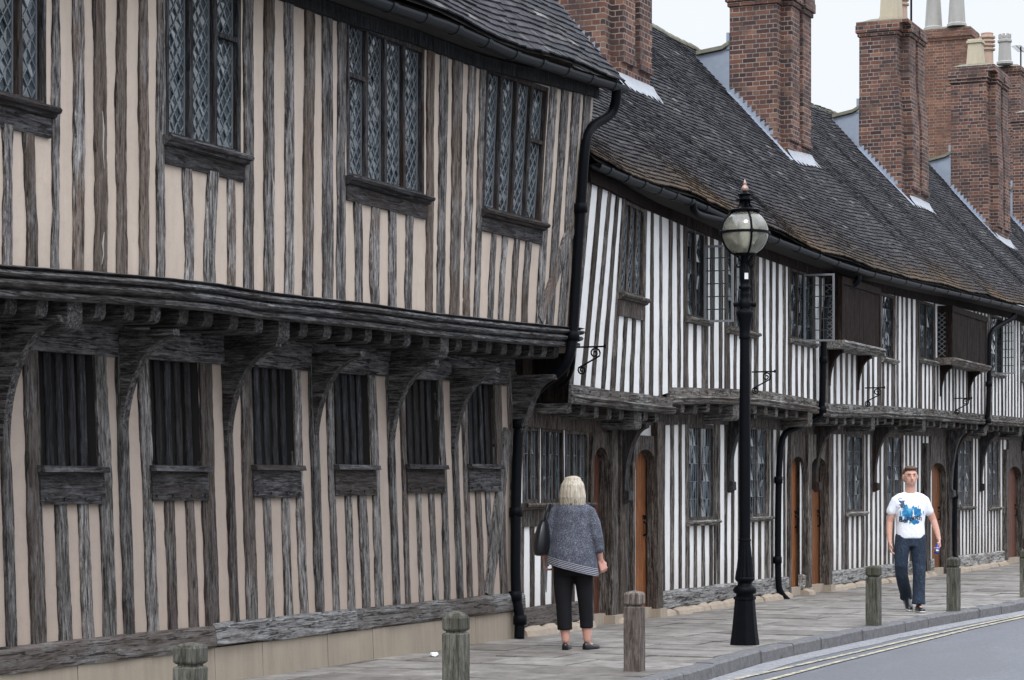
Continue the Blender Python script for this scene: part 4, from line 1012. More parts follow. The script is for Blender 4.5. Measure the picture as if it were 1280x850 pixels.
# open casements
def casement(h, X, z0, z1, w, ang=80, cols=3, rows=5):
    dx, dy = math.cos(R(ang)), -math.sin(R(ang)); P = lambda u, z, o=0: (X + dx * u - dy * o, VB - .03 + dy * u + dx * o, z)
    def bar(g, u0, u1, a, c, t): g.hull8([P(u0, a, -t), P(u1, a, -t), P(u1, a, t), P(u0, a, t), P(u0, c, -t), P(u1, c, -t), P(u1, c, t), P(u0, c, t)])
    g = MB(); f = .026; bar(g, 0, f, z0, z1, .012); bar(g, w - f, w, z0, z1, .012); bar(g, f, w - f, z0, z0 + f, .0115); bar(g, f, w - f, z1 - f, z1, .0115)
    o = fixn(g.build('casement', 'casement_paint', h)); g = MB()
    for k in range(1, cols): u = lerp(f, w - f, k / cols); bar(g, u - .004, u + .004, z0 + f, z1 - f, .006)
    for k in range(1, rows + 1): z = lerp(z0, z1, k / (rows + 1)); bar(g, f, w - f, z - .006, z + .006, .0065)
    fixn(g.build('leading', 'black_came', o)); g = MB(); g.quad(P(f, z0 + f), P(w - f, z0 + f), P(w - f, z1 - f), P(f, z1 - f)); g.build('pane', 'glass_clear', o)
casement(houses[1], X_at(877, VB), 3.50, 4.42, .36, 84, 3, 5)
casement(houses[1], X_at(1002, VB), 3.52, 4.44, .42, 82, 3, 5)
casement(houses[3], X_at(1242, VB), 3.66, 4.58, .36, 84, 3, 5)
# downpipes of the row
pa = [pv(1073, 345, -.78), pv(1073, 352, -.78), pv(1062, 360, -.66), pv(1040, 366, -.58), pv(1031, 380, -.56), pv(1029, 450, -.55), pv(1028, 512, -.54), pv(1022, 524, -.45), pv(990, 536, -.2), pv(976, 546, -.12), pv(973, 600, -.12), pv(972, 728, -.12), pv(976, 742, -.16), pv(986, 752, -.25)]
pipe(houses[1], pa, .045, collars=[pa[5], pa[6], pa[10], pv(972, 700, -.12)])
pb = [pv(1268, 391, -.78), pv(1268, 397, -.78), pv(1252, 405, -.62), pv(1240, 412, -.56), pv(1236, 425, -.55), pv(1236, 480, -.55), pv(1235, 526, -.54), pv(1226, 534, -.4), pv(1203, 545, -.2), pv(1195, 555, -.12), pv(1194, 620, -.12), pv(1193, 690, -.12), pv(1196, 700, -.2)]
pipe(houses[3], pb, .045, collars=[pb[5], pb[6], pb[10]])
pc = [pv(866, 252, -.80), pv(867, 264, -.80), pv(874, 269, -.80), pv(895, 274, -.80), pv(905, 276, -.80)]
pipe(houses[0], pc, .04, name='gutter_outlet')
pd = [pv(1152, 640, -.1), pv(1164, 690, -.12), pv(1167, 705, -.12), pv(1169, 722, -.2)]

# roofs
def inchim(x, y):
    return any(c[0] + .03 < x < c[1] - .03 and y > c[2] + .05 and y < c[3] for c in CHB)
CHS = []   # x0, x1, yfront, yback, ztop
def chx(pa_, pb_): return X_at(pa_, 1.35), X_at(pb_, 1.2)
CH = [(*chx(757, 815), 1.2, 2.15, 9.9, 8.9), (*chx(972, 1014), 1.2, 2.15, 9.62, 9.24), (*chx(1127, 1161), 1.2, 2.18, 10.5, 10.22), (*chx(1236, 1263), 1.2, 2.2, 10.98, 10.62)]
CH.append((CH[-1][1] + 5.2, CH[-1][1] + 6.8, 1.2, 2.2, 11.0, 10.7))
CHB = [(c[0], c[1], c[2], c[3]) for c in CH]
ez_ = lambda x: gbz(x) + .07
roofP = None
for i, h in enumerate(houses):
    x0, x1 = XB[i] - (.0 if i else .08), XB[i + 1]
    o, P = roof_tiles(h, x0, x1, -.80, ez_, RY, rbz, 'house_tile', .092, .16, moss=True, cut=inchim); roofP = P
    g = MB(); n = max(3, int((x1 - x0) / .8))
    for k in range(n):
        a, c = lerp(x0, x1, k / n), lerp(x0, x1, (k + 1) / n)
        for q in range(6): g.quad(P(a, q / 6, -.02), P(c, q / 6, -.02), P(c, (q + 1) / 6, -.02), P(a, (q + 1) / 6, -.02))
        g.quad((a, RY, rbz(a)), (c, RY, rbz(c)), (c, 6.6, 4.7), (a, 6.6, 4.7))
    if i == 0: g.poly([(x0, -.7, 4.9), (x0, RY, rbz(x0) - .03), (x0, 6, 4.9)])
    g.build('roof', 'gap_dark', h)
    # ridge tiles
    g = MB(); x = x0; 
    while x < x1 - .05:
        L = min(.32, x1 - x); z = rbz(x + L / 2) + rnd(-.008, .01); rr = .10
        rs = []
        for xx, sc in ((x + .004, 1.0), (x + L - .004, .97)):
            rs.append([(xx, RY + math.cos(q) * rr * sc, z - .06 + math.sin(q) * rr * sc) for q in [math.pi * k / 8 for k in range(9)]] + [(xx, RY, z - .10)])
        g.rings(rs); x += L
    o = fixn(g.build('ridge_tiles', 'grey_clay', h)); o.data.materials.clear(); o.data.materials.append(M['lead'] if False else M['cement'])
def roof_z(x, y):
    t = (y + .80) / (RY + .80); return roofP(x, t, 0).z

# chimneys -----------------------------------------------------------
def extrude_plan(g, plan, z0, z1, shift=(0, 0), inset=None, u0=0.0, nz=1, topplan=None):
    n = len(plan); tp = topplan or plan; u = u0
    for k in range(n):
        j = (k + 1) % n; a, c = plan[k], plan[j]; a2, c2 = tp[k], tp[j]; L = math.hypot(c[0] - a[0], c[1] - a[1])
        g.quad((a[0], a[1], z0), (c[0], c[1], z0), (c2[0], c2[1], z1), (a2[0], a2[1], z1), uv=[(u, z0), (u + L, z0), (u + L, z1), (u, z1)]); u += round(L / .1125) * .1125
    g.poly([(p[0], p[1], z1) for p in tp], uv=[(p[0], p[1]) for p in tp]); g.poly([(p[0], p[1], z0) for p in plan[::-1]], uv=[(p[0], p[1]) for p in plan[::-1]])
def chim_plan(x0, x1, yf, yb, e=0.0, rib=.17):
    w = x1 - x0; a = [x0 + w * .20, x0 + w * .52, x0 + w * .66, x0 + w * 1.0]
    f = yf + rib; e_ = e
    P = [(x0 - e, yb + e), (x0 - e, f - e), (a[0] - e, f - e), (a[0] - e, yf - e), (a[1] + e * .3, yf - e), (a[1] + e * .3, f - e + .22), (a[2] - e * .3, f - e + .22), (a[2] - e * .3, yf - e), (x1 + e, yf - e), (x1 + e, yb + e)]
    return P
pots_master = {}
def pot(h, kind, x, y, z, w, ht, par):
    g = MB()
    if kind == 'square':
        w2 = w / 2
        for (zz0, zz1, s0, s1) in ((0, .06, 1.06, 1.06), (.06, ht - .09, .98, .80), (ht - .09, ht - .04, .98, .98), (ht - .04, ht, .86, .84)):
            g.hull8([(x - w2 * s0, y - w2 * s0, z + zz0), (x + w2 * s0, y - w2 * s0, z + zz0), (x + w2 * s0, y + w2 * s0, z + zz0), (x - w2 * s0, y + w2 * s0, z + zz0),
                     (x - w2 * s1, y - w2 * s1, z + zz1), (x + w2 * s1, y - w2 * s1, z + zz1), (x + w2 * s1, y + w2 * s1, z + zz1), (x - w2 * s1, y + w2 * s1, z + zz1)])
    elif kind == 'louvre':
        r = w / 2; pr = [(r * 1.1, z), (r * 1.1, z + .05), (r * .95, z + .06), (r * .85, z + ht * .55)]
        for k in range(4): zz = z + ht * (.55 + .1 * k); pr += [(r * 1.15, zz), (r * 1.15, zz + ht * .04), (r * .85, zz + ht * .06), (r * .85, zz + ht * .095)]
        pr += [(r * .9, z + ht * .97), (r * .5, z + ht)]; g.lathe(x, y, pr, 20)
    elif kind == 'crown':
        r = w / 2; g.lathe(x, y, [(r * 1.1, z), (r * 1.1, z + .06), (r * .9, z + .09), (r * .78, z + ht * .7), (r * .95, z + ht * .74), (r * .95, z + ht * .8), (r * .8, z + ht * .82), (r * .8, z + ht * .88), (r * .2, z + ht * .88)], 20)
        for k in range(8): q = k * math.pi / 4; g.box(x + math.cos(q) * r * .7 - .03, x + math.cos(q) * r * .7 + .03, y + math.sin(q) * r * .7 - .03, y + math.sin(q) * r * .7 + .03, z + ht * .87, z + ht)
    else:
        r = w / 2; g.lathe(x, y, [(r * 1.12, z), (r * 1.12, z + .06), (r, z + .09), (r * .78, z + ht - .12), (r * .92, z + ht - .1), (r * .92, z + ht - .03), (r * .8, z + ht), (r * .6, z + ht), (r * .6, z + ht - .15)], 24)
    mt = {'square': 'cream_clay', 'louvre': 'terracotta', 'crown': 'grey_clay', 'round': 'grey_clay', 'cream': 'cream_clay'}[kind]
    o = fixn(g.build('chimney_pot', mt, par)); return o
def chimney(h, c, taper=0.0, potl=(), apron=True, mat='brick', ribs=True):
    x0, x1, yf, yb, zt, zc = c; g = MB(); rz = roof_z(x0, yf); zb = rz - .3
    plan = chim_plan(x0, x1, yf, yb); base = chim_plan(x0, x1, yf, yb, .0)
    # plain square foot just above the roof, then ribbed shaft
    foot = [(x0, yb), (x0, yf + .15), (x0 + .17 * (x1 - x0), yf + .15), (x0 + .17 * (x1 - x0), yf + .03), (x1 - .0, yf + .03), (x1 - .0, yb)]
    extrude_plan(g, foot, zb - 1.0 if False else zb, rz + .28)
    extrude_plan(g, chim_plan(x0, x1, yf, yb, .02), rz + .282, rz + .355)
    if taper:
        zm = lerp(rz + .36, zc, .55); big = chim_plan(x0, x1, yf, yb); small = chim_plan(x0, x1 - taper * 1.2, yf + taper, yb)
        extrude_plan(g, big, rz + .357, zm - .5); extrude_plan(g, big, zm - .5, zm + .5, topplan=small); extrude_plan(g, small, zm + .5, zc); plan = small
    else: extrude_plan(g, plan, rz + .357, zc)
    X1 = x1 - taper * 1.2; YF = yf + taper
    hgt = zt - zc; n = max(3, int(round(hgt / .075)))
    for k in range(n):
        e = [.03, .06, .06, .05, .035, .02][min(k, 5)]
        if k < 3: extrude_plan(g, chim_plan(x0, X1, YF, yb, e), zc + k * hgt / n + .002, zc + (k + 1) * hgt / n)
        else:
            P = [(x0 - e, yb + e), (x0 - e, YF - e), (X1 + e, YF - e), (X1 + e, yb + e)]; extrude_plan(g, P, zc + k * hgt / n + .002, zc + (k + 1) * hgt / n)
    o = g.build('chimney', mat, h)
    fl = MB(); P0 = [(x0 + .0, yb), (x0, YF), (X1, YF), (X1, yb)]; cx, cy = (x0 + X1) / 2, (YF + yb) / 2
    tp = [(lerp(p[0], cx, .35), lerp(p[1], cy, .35)) for p in P0]
    fl.hull8([(*p, zt + .001) for p in P0] + [(*p, zt + .10) for p in tp]); fixn(fl.build('flaunching', 'cement', o))
    for kind, fx, fy, w, ht in potl: pot(h, kind, lerp(x0, X1, fx), lerp(YF, yb, fy), zt + .05, w, ht, o)
    # stepped lead flashing on the left cheek
    f = MB(); y = yf + .0; xf = x0 - .008
    st = .075 / ((rbz(x0) - ez_(x0)) / (RY + .8)); y = yf + .15
    f2 = MB()
    while y < yb - .01:
        y2 = min(y + st, yb); za, zb_ = roof_z(x0, y), roof_z(x0, y2); t_ = zb_ + .10
        f.poly([(xf, y, za + .02), (xf, y2, zb_ + .02), (xf, y2, zb_ + .09), (xf, y, zb_ + .12)]); y = y2
    for k in range(8):
        ya, yc = lerp(yf - .12, yb, k / 8), lerp(yf - .12, yb, (k + 1) / 8)
        f.quad((xf, ya, roof_z(x0, ya) + .055), (xf - .17, ya, roof_z(x0, ya) + .04), (xf - .17, yc, roof_z(x0, yc) + .04), (xf, yc, roof_z(x0, yc) + .055))
    f.build('flashing', 'lead', o)
    # apron at the foot: dressed sheet over the tiles with ragged lower edge
    f = MB(); n = 14; xa, xb2 = x0 + .12, x1 + .12; ax = []
    for k in range(n + 1):
        x = lerp(xa, xb2, k / n); dy = .07 + .09 * abs(math.sin(k * 1.7 + x0))
        ax.append(((x, yf + .027, roof_z(x, yf) + .13), (x, yf - .03, roof_z(x, yf - .03) + .06), (x, yf - dy, roof_z(x, yf - dy) + .045)))
    for p, q in zip(ax, ax[1:]): f.quad(p[0], q[0], q[1], p[1]); f.quad(p[1], q[1], q[2], p[2])
    x = x1
    for k in range(5):
        ya, yc = lerp(yf - .12, yb, k / 5), lerp(yf - .12, yb, (k + 1) / 5); f.quad((x1 + .01, ya, roof_z(x, ya) + .06), (x1 + .12, ya, roof_z(x, ya) + .045), (x1 + .12, yc, roof_z(x, yc) + .045), (x1 + .01, yc, roof_z(x, yc) + .06))
    f.build('apron_flashing', 'pale_lead', o)
    # cricket: lead-cheeked saddle between stack and ridge
    f = MB(); z0 = roof_z(x0, yb); yl = RY - .28; zl = roof_z(x0, yl) + .05; zh = z0 + .78
    pts = [(yb + .005, z0 - .1), (yb + .005, zh), (yb + .12, zh - .06), (yl, zl + .0), (yl, zl - .2)]
    A = [(x0 - .004, *p) for p in pts]; B = [(x1, *p) for p in pts]
    f.poly(A); f.poly(B[::-1])
    for k in range(len(pts)): j = (k + 1) % len(pts); f.quad(A[k], B[k], B[j], A[j])
    fixn(f.build('cricket', 'lead', h))
    f = MB(); A = [(yb + .0, zh + .02), (yb + .12, zh - .045), (yl - .02, zl + .015)]; A = [(y, z) for y, z in A]; top = [(y, z + .06) for y, z in A]
    pr = A + top[::-1]; f.rings([[(x0 - .06, y, z) for y, z in pr], [(x1 + .02, y, z) for y, z in pr]]); o2 = fixn(f.build('cricket_tiles', 'cement', h))
    f = MB(); f.box(x0 - .02, x0 + .3, yb - .0 + .002, yb + .05, zh - .05, zh + .22); f.build('flashing', 'lead', o)
    return o
chimney(houses[1], CH[0], 0.0, [('cream', .3, .5, .3, .5), ('cream', .7, .5, .3, .5)])
chimney(houses[2], CH[1], 0.0, [('cream', .3, .5, .3, .5), ('cream', .7, .5, .3, .5)])
chimney(houses[3], CH[2], .07, [('square', .22, .42, .34, .9), ('cream', .62, .45, .24, .9), ('louvre', .9, .45, .24, .9)])
chimney(houses[4], CH[3], .05, [('square', .3, .52, .36, .62), ('louvre', .78, .42, .32, .92)])
chimney(houses[5], CH[4], 0.0, [])
# plain stacks behind the ridge
def backstack(h, pxl, pxr, yf, yb, ztop, zcap, mat, potl, zb=6.5):
    x0 = X_at(pxr, yf); x1 = x0 + 1.0; 
    # left edge seen at pxl is the rear-left corner
    g = MB(); P = lambda e: [(x0 - e, yb + e), (x0 - e, yf - e), (x1 + e, yf - e), (x1 + e, yb + e)]
    extrude_plan(g, P(0), zb, zcap); extrude_plan(g, P(.03), zcap + .001, zcap + .075); extrude_plan(g, P(.06), zcap + .077, ztop - .07); extrude_plan(g, P(.03), ztop - .068, ztop)
    o = g.build('chimney', mat, h); fl = MB(); cx, cy = x0 + .5, (yf + yb) / 2; 
    fl.hull8([(*p, ztop + .001) for p in P(0)] + [(lerp(p[0], cx, .3), lerp(p[1], cy, .3), ztop + .08) for p in P(0)]); fixn(fl.build('flaunching', 'cement', o))
    for kind, px, dy, w, ht in potl: pot(h, kind, X_at(px, yf + dy), yf + dy, ztop + .04, w, ht, o)
    return x0, x1
# depth from pixel span
def ybk(pxl, pxr, yf):
    x0 = X_at(pxr, yf); d = x0 * CT + (yf + DIST) * ST; return yf + (pxr - pxl) / FPX * d / .9
backstack(houses[3], 1154, 1212, 3.3, ybk(1154, 1212, 3.3), Z_at(1212, 33, 3.3), Z_at(1212, 48, 3.3), 'brick_orange', [('round', 1196, .35, .44, 1.0), ('round', 1167, 1.0, .44, 1.0)], 7.0)
backstack(houses[4], 1246, 1275, 3.4, ybk(1246, 1275, 3.4), Z_at(1275, 82, 3.4), Z_at(1275, 92, 3.4), 'brick', [('crown', 1256, .4, .42, .85)], 7.0)
backstack(houses[5], 1262, 1300, 3.2, ybk(1262, 1300, 3.2), Z_at(1290, 128, 3.2), Z_at(1290, 140, 3.2), 'brick_orange', [], 7.0)
# aerials
def aerial(px, y, py0, py1, label, arms=()):
    X = X_at(px, y); z0, z1 = Z_at(px, py1, y), Z_at(px, py0, y)
    t = thing('tv_aerial', (X, y, z0), label, 'aerial'); g = MB(); g.tube([(X, y, z0), (X, y, z1)], .022, 6); g.build('mast', 'black_iron', t)
    if arms:
        g = MB(); g.tube([(X - .7, y, z1 - .1), (X + .4, y, z1 - .1)], .01, 6)
        for k in range(7): g.tube([(X - .65 + k * .15, y - .15, z1 - .1), (X - .65 + k * .15, y + .15, z1 - .1)], .006, 5)
        g.build('antenna', 'black_iron', t)
aerial(1139, 1.8, -20, 30, 'thin dark mast standing beside the cream pots of the second full stack')
aerial(1276, 3.9, 58, 120, 'thin dark pole aerial with a comb antenna at the top right edge', (1,))

# ------------------------------------------------------------------ scroll brackets
def scroll(px, py, v, label, first=None):
    X, Z = X_at(px, v), Z_at(px, py, v)
    if first is None:
        t = thing('scroll_bracket', (X, v, Z), label, 'wall bracket', 'wrought iron scroll brackets on the white walls')
        g = MB(); g.tube([(X, v, Z), (X, v - .30, Z)], .009, 6); g.tube([(X, v - .30, Z - .015), (X, v - .30, Z + .02)], .012, 6); g.build('rod', 'black_iron', t)
        g = MB(); pts = []
        # S-scroll in the y-z plane
        c1, c2 = (v - .19, Z - .065), (v - .05, Z - .235)
        for k in range(18): q = k / 17; a = math.pi * (2.9 * (1 - q)) - .5; r = .012 + .048 * q; pts.append((X, c1[0] - math.cos(a) * r, c1[1] + math.sin(a) * r))
        e = pts[-1]; fpt = (c2[0] + .045, c2[1] + .0)
        for k in range(18): q = 1 - k / 17; a = math.pi * (2.9 * (1 - q)) - .5; r = .010 + .036 * q; pts.append((X, c2[0] + math.cos(a) * r, c2[1] - math.sin(a) * r))
        g.tube(pts, .009, 6); g.build('scroll', 'black_iron', t); return t
    r = first.copy(); C.objects.link(r); r.location = (X, v, Z); r['label'] = label
    for ch in first.children: c = ch.copy(); C.objects.link(c); c.parent = r
    return r
s0 = scroll(722, 434, VB - .13, 'black iron scroll bracket nearest the pink hall, beside its downpipe')
scroll(940, 465, VB - .02, 'black iron scroll bracket on the white wall just right of the lamp post', s0)
scroll(1081, 485, VB - .02, 'black iron scroll bracket below the nearer boarded oriel', s0)
scroll(1193, 498, VB - .02, 'black iron scroll bracket below the farther boarded oriel', s0)

# ------------------------------------------------------------------ street lamp
LX, LY = G_at(931, 806)
lamp = thing('street_lamp', (LX, LY, 0), 'tall black cast-iron street lamp with a glass globe at the kerb', 'street lamp')
def oct_ring(r, z, n=8, ph=math.pi / 8): return [(LX + r * math.cos(2 * math.pi * k / n + ph), LY + r * math.sin(2 * math.pi * k / n + ph), z) for k in range(n)]
g = MB(); g.rings([oct_ring(r, z) for r, z in ((.142, 0), (.140, .02), (.124, .14), (.110, .28), (.098, .43), (.097, .435), (.108, .44), (.108, .465), (.095, .47))]); g.build('base', 'black_iron', lamp)
g = MB(); pr = [(.085, .465), (.085, .485), (.082, .49), (.108, .505), (.114, .53), (.104, .555), (.082, .57), (.068, .585), (.068, .60), (.076, .61), (.092, .625), (.098, .64), (.094, .655)]
g.lathe(LX, LY, pr, 28); g.build('collar', 'black_iron', lamp, smooth=True)
g = MB(); rs = []; n = 48
for r, z, fl in ((.094, .645, .010), (.090, .68, .010), (.078, .75, .009), (.068, .84, .007), (.060, .93, .005), (.056, 1.0, .0), (.060, 1.005, 0), (.060, 1.02, 0), (.055, 1.025, 0), (.056, 1.4, 0), (.053, 2.2, 0), (.048, 2.90, 0), (.048, 2.96, 0)):
    rs.append([(LX + (r - fl * (k % 4 == 0)) * math.cos(2 * math.pi * k / n), LY + (r - fl * (k % 4 == 0)) * math.sin(2 * math.pi * k / n), z) for k in range(n)])
g.rings(rs); g.build('shaft', 'black_iron', lamp)
g = MB(); g.lathe(LX, LY, [(.048, 2.95), (.052, 2.955), (.058, 2.97), (.052, 2.99), (.052, 3.04), (.058, 3.09), (.070, 3.15), (.084, 3.19), (.086, 3.21), (.078, 3.225), (.058, 3.235), (.05, 3.245), (.058, 3.26), (.064, 3.29), (.058, 3.32), (.046, 3.335), (.044, 3.37), (.050, 3.385), (.044, 3.40), (.044, 3.43), (.060, 3.445), (.060, 3.46), (.046, 3.475), (.046, 3.50), (.050, 3.51), (.050, 3.62), (.04, 3.64), (.036, 3.70)], 28); g.build('ladder_collar', 'black_iron', lamp, smooth=True)
g = MB(); dx, dy = ST, -CT
g.tube([(LX + dx * a, LY + dy * a, 3.29) for a in (-.112, -.108, -.095, -.082, -.066, -.060, .060, .066, .082, .095, .108, .112)], [.006, .022, .026, .026, .020, .014, .014, .020, .026, .026, .022, .006], 12)
g.build('ladder_rest', 'black_iron', lamp, smooth=True)
# sticker
g = MB(); 
fr_ = Vector((-CT, -ST, 0)); rt = Vector((ST, -CT, 0)); c0 = Vector((LX, LY, 3.56)) + fr_ * .052 + rt * .010
g.quad(c0 - rt * .018 - Vector((0, 0, .03)), c0 + rt * .018 - Vector((0, 0, .03)), c0 + rt * .018 + Vector((0, 0, .03)), c0 - rt * .018 + Vector((0, 0, .03))); g.build('sticker', 'sticker', lamp)
# cradle under globe
g = MB(); GZ, GR = 3.98, .228
for k in range(6):
    q = k * math.pi / 3 + .3; c_, s_ = math.cos(q), math.sin(q)
    g.tube([(LX + c_ * r, LY + s_ * r, z) for r, z in ((.04, 3.66), (.045, 3.70), (.065, 3.74), (.095, 3.765), (.11, 3.77))], .007, 6)
    g.tube([(LX + c_ * r, LY + s_ * r, z) for r, z in ((.04, 3.67), (.065, 3.65), (.085, 3.655), (.09, 3.675))], .007, 6)
g.lathe(LX, LY, [(.036, 3.69), (.040, 3.70), (.042, 3.755), (.10, 3.76), (.112, 3.77), (.112, 3.785), (.05, 3.785)], 20); g.build('cradle', 'black_iron', lamp)
g = MB(); n = 20; g.lathe(LX, LY, [(GR * math.sin(math.pi * k / n) + .0005, GZ - GR * math.cos(math.pi * k / n)) for k in range(1, n)], 40)
gl_ = g.build('globe', 'globe_glass', lamp, smooth=True)
g = MB(); rr = GR + .006
g.rings([[(LX + (rr + a) * math.cos(q), LY + (rr + a) * math.sin(q), GZ + b_) for a, b_ in ((-.004, -.013), (.008, -.013), (.008, .013), (-.004, .013))] for q in [2 * math.pi * k / 40 for k in range(41)]], caps=False)
for k in range(4):
    q = k * math.pi / 2 + TH + math.pi + .18; c_, s_ = math.cos(q), math.sin(q)
    g.tube([(LX + c_ * rr * math.sin(a), LY + s_ * rr * math.sin(a), GZ - rr * math.cos(a)) for a in [math.pi * (.12 + .76 * i / 20) for i in range(21)]], .011, 6)
    g.lathe(LX + c_ * (rr + .004), LY + s_ * (rr + .004), [(.004, GZ - .022), (.02, GZ - .014), (.02, GZ + .014), (.004, GZ + .022)], 10)
g.build('globe_frame', 'black_iron', lamp)
g = MB(); g.lathe(LX, LY, [(.02, GZ - .15), (.03, GZ - .12), (.045, GZ - .02), (.04, GZ + .06), (.01, GZ + .08)], 16); g.build('lamp_unit', 'sticker', lamp)
g = MB(); g.lathe(LX, LY, [(.150, GZ + 0.2050), (.155, GZ + 0.2198), (.13, GZ + 0.2309), (.10, GZ + 0.2346)], 28)
for k in range(8):
    q = k * math.pi / 4; c_, s_ = math.cos(q), math.sin(q); g.tube([(LX + c_ * r, LY + s_ * r, GZ + z) for r, z in ((.115, .225), (.075, .245), (.050, .275), (.045, .315))], .009, 6)
g.lathe(LX, LY, [(.035, GZ + 0.2309), (.035, GZ + 0.3123)], 12)
g.lathe(LX, LY, [(.05, GZ + 0.3086), (.09, GZ + 0.3160), (.09, GZ + 0.3234), (.055, GZ + 0.3345), (.05, GZ + 0.3567), (.07, GZ + 0.3678), (.07, GZ + 0.3752), (.04, GZ + 0.3863), (.022, GZ + 0.4011)], 20); g.build('chimney_cowl', 'black_iron', lamp)
g = MB(); g.lathe(LX, LY, [(.022, GZ + 0.4011), (.034, GZ + 0.4122), (.036, GZ + 0.4307), (.03, GZ + 0.4455), (.015, GZ + 0.4603), (.013, GZ + 0.4677), (.02, GZ + 0.4788), (.012, GZ + 0.4899), (.004, GZ + 0.5195)], 14); g.build('finial', 'copper_finial', lamp, smooth=True)

# ------------------------------------------------------------------ bollards
def bollard(loc, label, mat, h=.66, w=.142, groove=.10, dome=.004):
    t = thing('bollard', loc, label, 'bollard', 'square wooden bollards along the kerb', rz=rnd(-.06, .06))
    ORG[t.name] = Vector(loc); x, y, z = loc; g = MB(); a = w / 2; c = .006
    def sq(r, z): return [(x - r + c, y - r, z), (x + r - c, y - r, z), (x + r, y - r + c, z), (x + r, y + r - c, z), (x + r - c, y + r, z), (x - r + c, y + r, z), (x - r, y + r - c, z), (x - r, y - r + c, z)]
    n = 8; rs = []
    for k in range(n + 1): zz = lerp(-.05, h - groove - .035 - .0, k / n); rs.append([(p[0] + rnd(-.001, .001), p[1] + rnd(-.001, .001), p[2]) for p in sq(a, zz)])
    rs.append(sq(a - .006, h - groove - .026)); rs.append(sq(a - .018, h - groove - .024)); rs.append(sq(a - .018, h - groove - .012))
    g.rings(rs); g.build('post', mat, t)
    g = MB(); g.rings([sq(a - .012, h - groove - .0119), sq(a - .003, h - groove - .004), sq(a, h - groove + .005), sq(a, h - .026), sq(a - .008, h - .010), sq(a * .55, h - .003 + dome * .6), sq(a * .25, h + dome)]); g.build('cap', mat, t)
    return t
def bl(px, py, label, mat='bollard_oak', **k): X, Y = G_at(px, py); return bollard((X, Y, 0), label, mat, **k)
bl(238, 955, 'nearest mossy wooden bollard, only its dark top showing at the bottom left', dome=.004, groove=.10)
bl(570, 890, 'domed green-grey wooden bollard left of the woman, cut by the bottom edge', dome=.022)
bl(793, 839, 'brown wooden bollard standing right of the woman', 'bollard_oak_brown', dome=.005)
bl(1092, 782, 'dark wooden bollard left of the walking man')
bl(1192, 763.5, 'dark wooden bollard just right of the walking man, with a pale chip')
bl(1282, 746.5, 'dark wooden bollard cut by the right edge of the photo')
# litter
X, Y = G_at(543, 821); g = MB(); g.rings([[(X + math.cos(q) * r * .05, Y + math.sin(q) * r * .04, z + .01 * math.sin(3 * q)) for q in [2 * math.pi * k / 8 for k in range(8)]] for r, z in ((1, .012), (.9, .03), (.3, .035))])
tag(g.build('litter', 'white_scrap'), 'small crumpled white scrap lying on the pavement left of the domed bollard', 'litter')

# ------------------------------------------------------------------ people
def capsule(g, pts, rad, n=14, flat=1.0, end=True, cut=False):
    """closed tapered limb through pts with radii; rounded ends; flat scales one cross axis"""
    P = [Vector(p) for p in pts]; Rr = list(rad)
    if end:
        d0 = (P[0] - P[1]).normalized(); d1 = (P[-1] - P[-2]).normalized()
        P = [P[0] + d0 * Rr[0] * .85, P[0] + d0 * Rr[0] * .55] + P + [P[-1] + d1 * Rr[-1] * .55, P[-1] + d1 * Rr[-1] * .85]
        Rr = [Rr[0] * .4, Rr[0] * .82] + Rr + [Rr[-1] * .82, Rr[-1] * .4]
    if cut: P = P[:-2]; Rr = Rr[:-2]
    rs = []; pu = None
    for k, p in enumerate(P):
        d = (P[min(k + 1, len(P) - 1)] - P[max(k - 1, 0)]).normalized()
        a = d.cross(Vector((0, 1, 0)) if abs(d.y) < .8 else Vector((1, 0, 0))).normalized() if pu is None else (pu - d * pu.dot(d)).normalized()
        pu = a; c = d.cross(a); f = flat
        rs.append([p + (a * math.cos(q) + c * math.sin(q) * f) * Rr[k] for q in [2 * math.pi * i / n for i in range(n)]])
    g.rings(rs)
def ell(g, c, r, n=14, rot=None):
    m = 10; rs = []
    for k in range(1, m):
        a = math.pi * k / m; ring = []
        for i in range(n):
            q = 2 * math.pi * i / n; v = Vector((r[0] * math.sin(a) * math.cos(q), r[1] * math.sin(a) * math.sin(q), -r[2] * math.cos(a)))
            if rot: v = rot @ v
            ring.append(v + Vector(c))
        rs.append(ring)
    g.rings(rs)
def torso(g, rings, n=24):
    rs = []
    for (z, cx, cy, rx, ry) in rings: rs.append([(cx + rx * math.copysign(abs(math.cos(q)) ** .85, math.cos(q)), cy + ry * math.copysign(abs(math.sin(q)) ** .85, math.sin(q)), z) for q in [2 * math.pi * i / n for i in range(n)]])
    g.rings(rs)
def remeshed(g, name, mat, parent, voxel=.009, smooth_it=4, open_below=None):
    me = g.mesh(); bm = bmesh.new(); bm.from_mesh(me); bmesh.ops.recalc_face_normals(bm, faces=bm.faces); bm.to_mesh(me); bm.free()
    o = bpy.data.objects.new('tmp', me); C.objects.link(o)
    r = o.modifiers.new('r', 'REMESH'); r.mode = 'VOXEL'; r.voxel_size = voxel; r.adaptivity = 0
    s = o.modifiers.new('s', 'SMOOTH'); s.iterations = smooth_it; s.factor = .6
    dg = bpy.context.evaluated_depsgraph_get(); dg.update(); m2 = bpy.data.meshes.new_from_object(o.evaluated_get(dg)); m2.name = name
    C.objects.unlink(o); bpy.data.objects.remove(o)
    m2.materials.clear(); m2.materials.append(M[mat]); m2.polygons.foreach_set('use_smooth', [True] * len(m2.polygons))
    ob = bpy.data.objects.new(name, m2); C.objects.link(ob); ob.parent = parent; ORG[ob.name] = Vector((0, 0, 0)); return ob
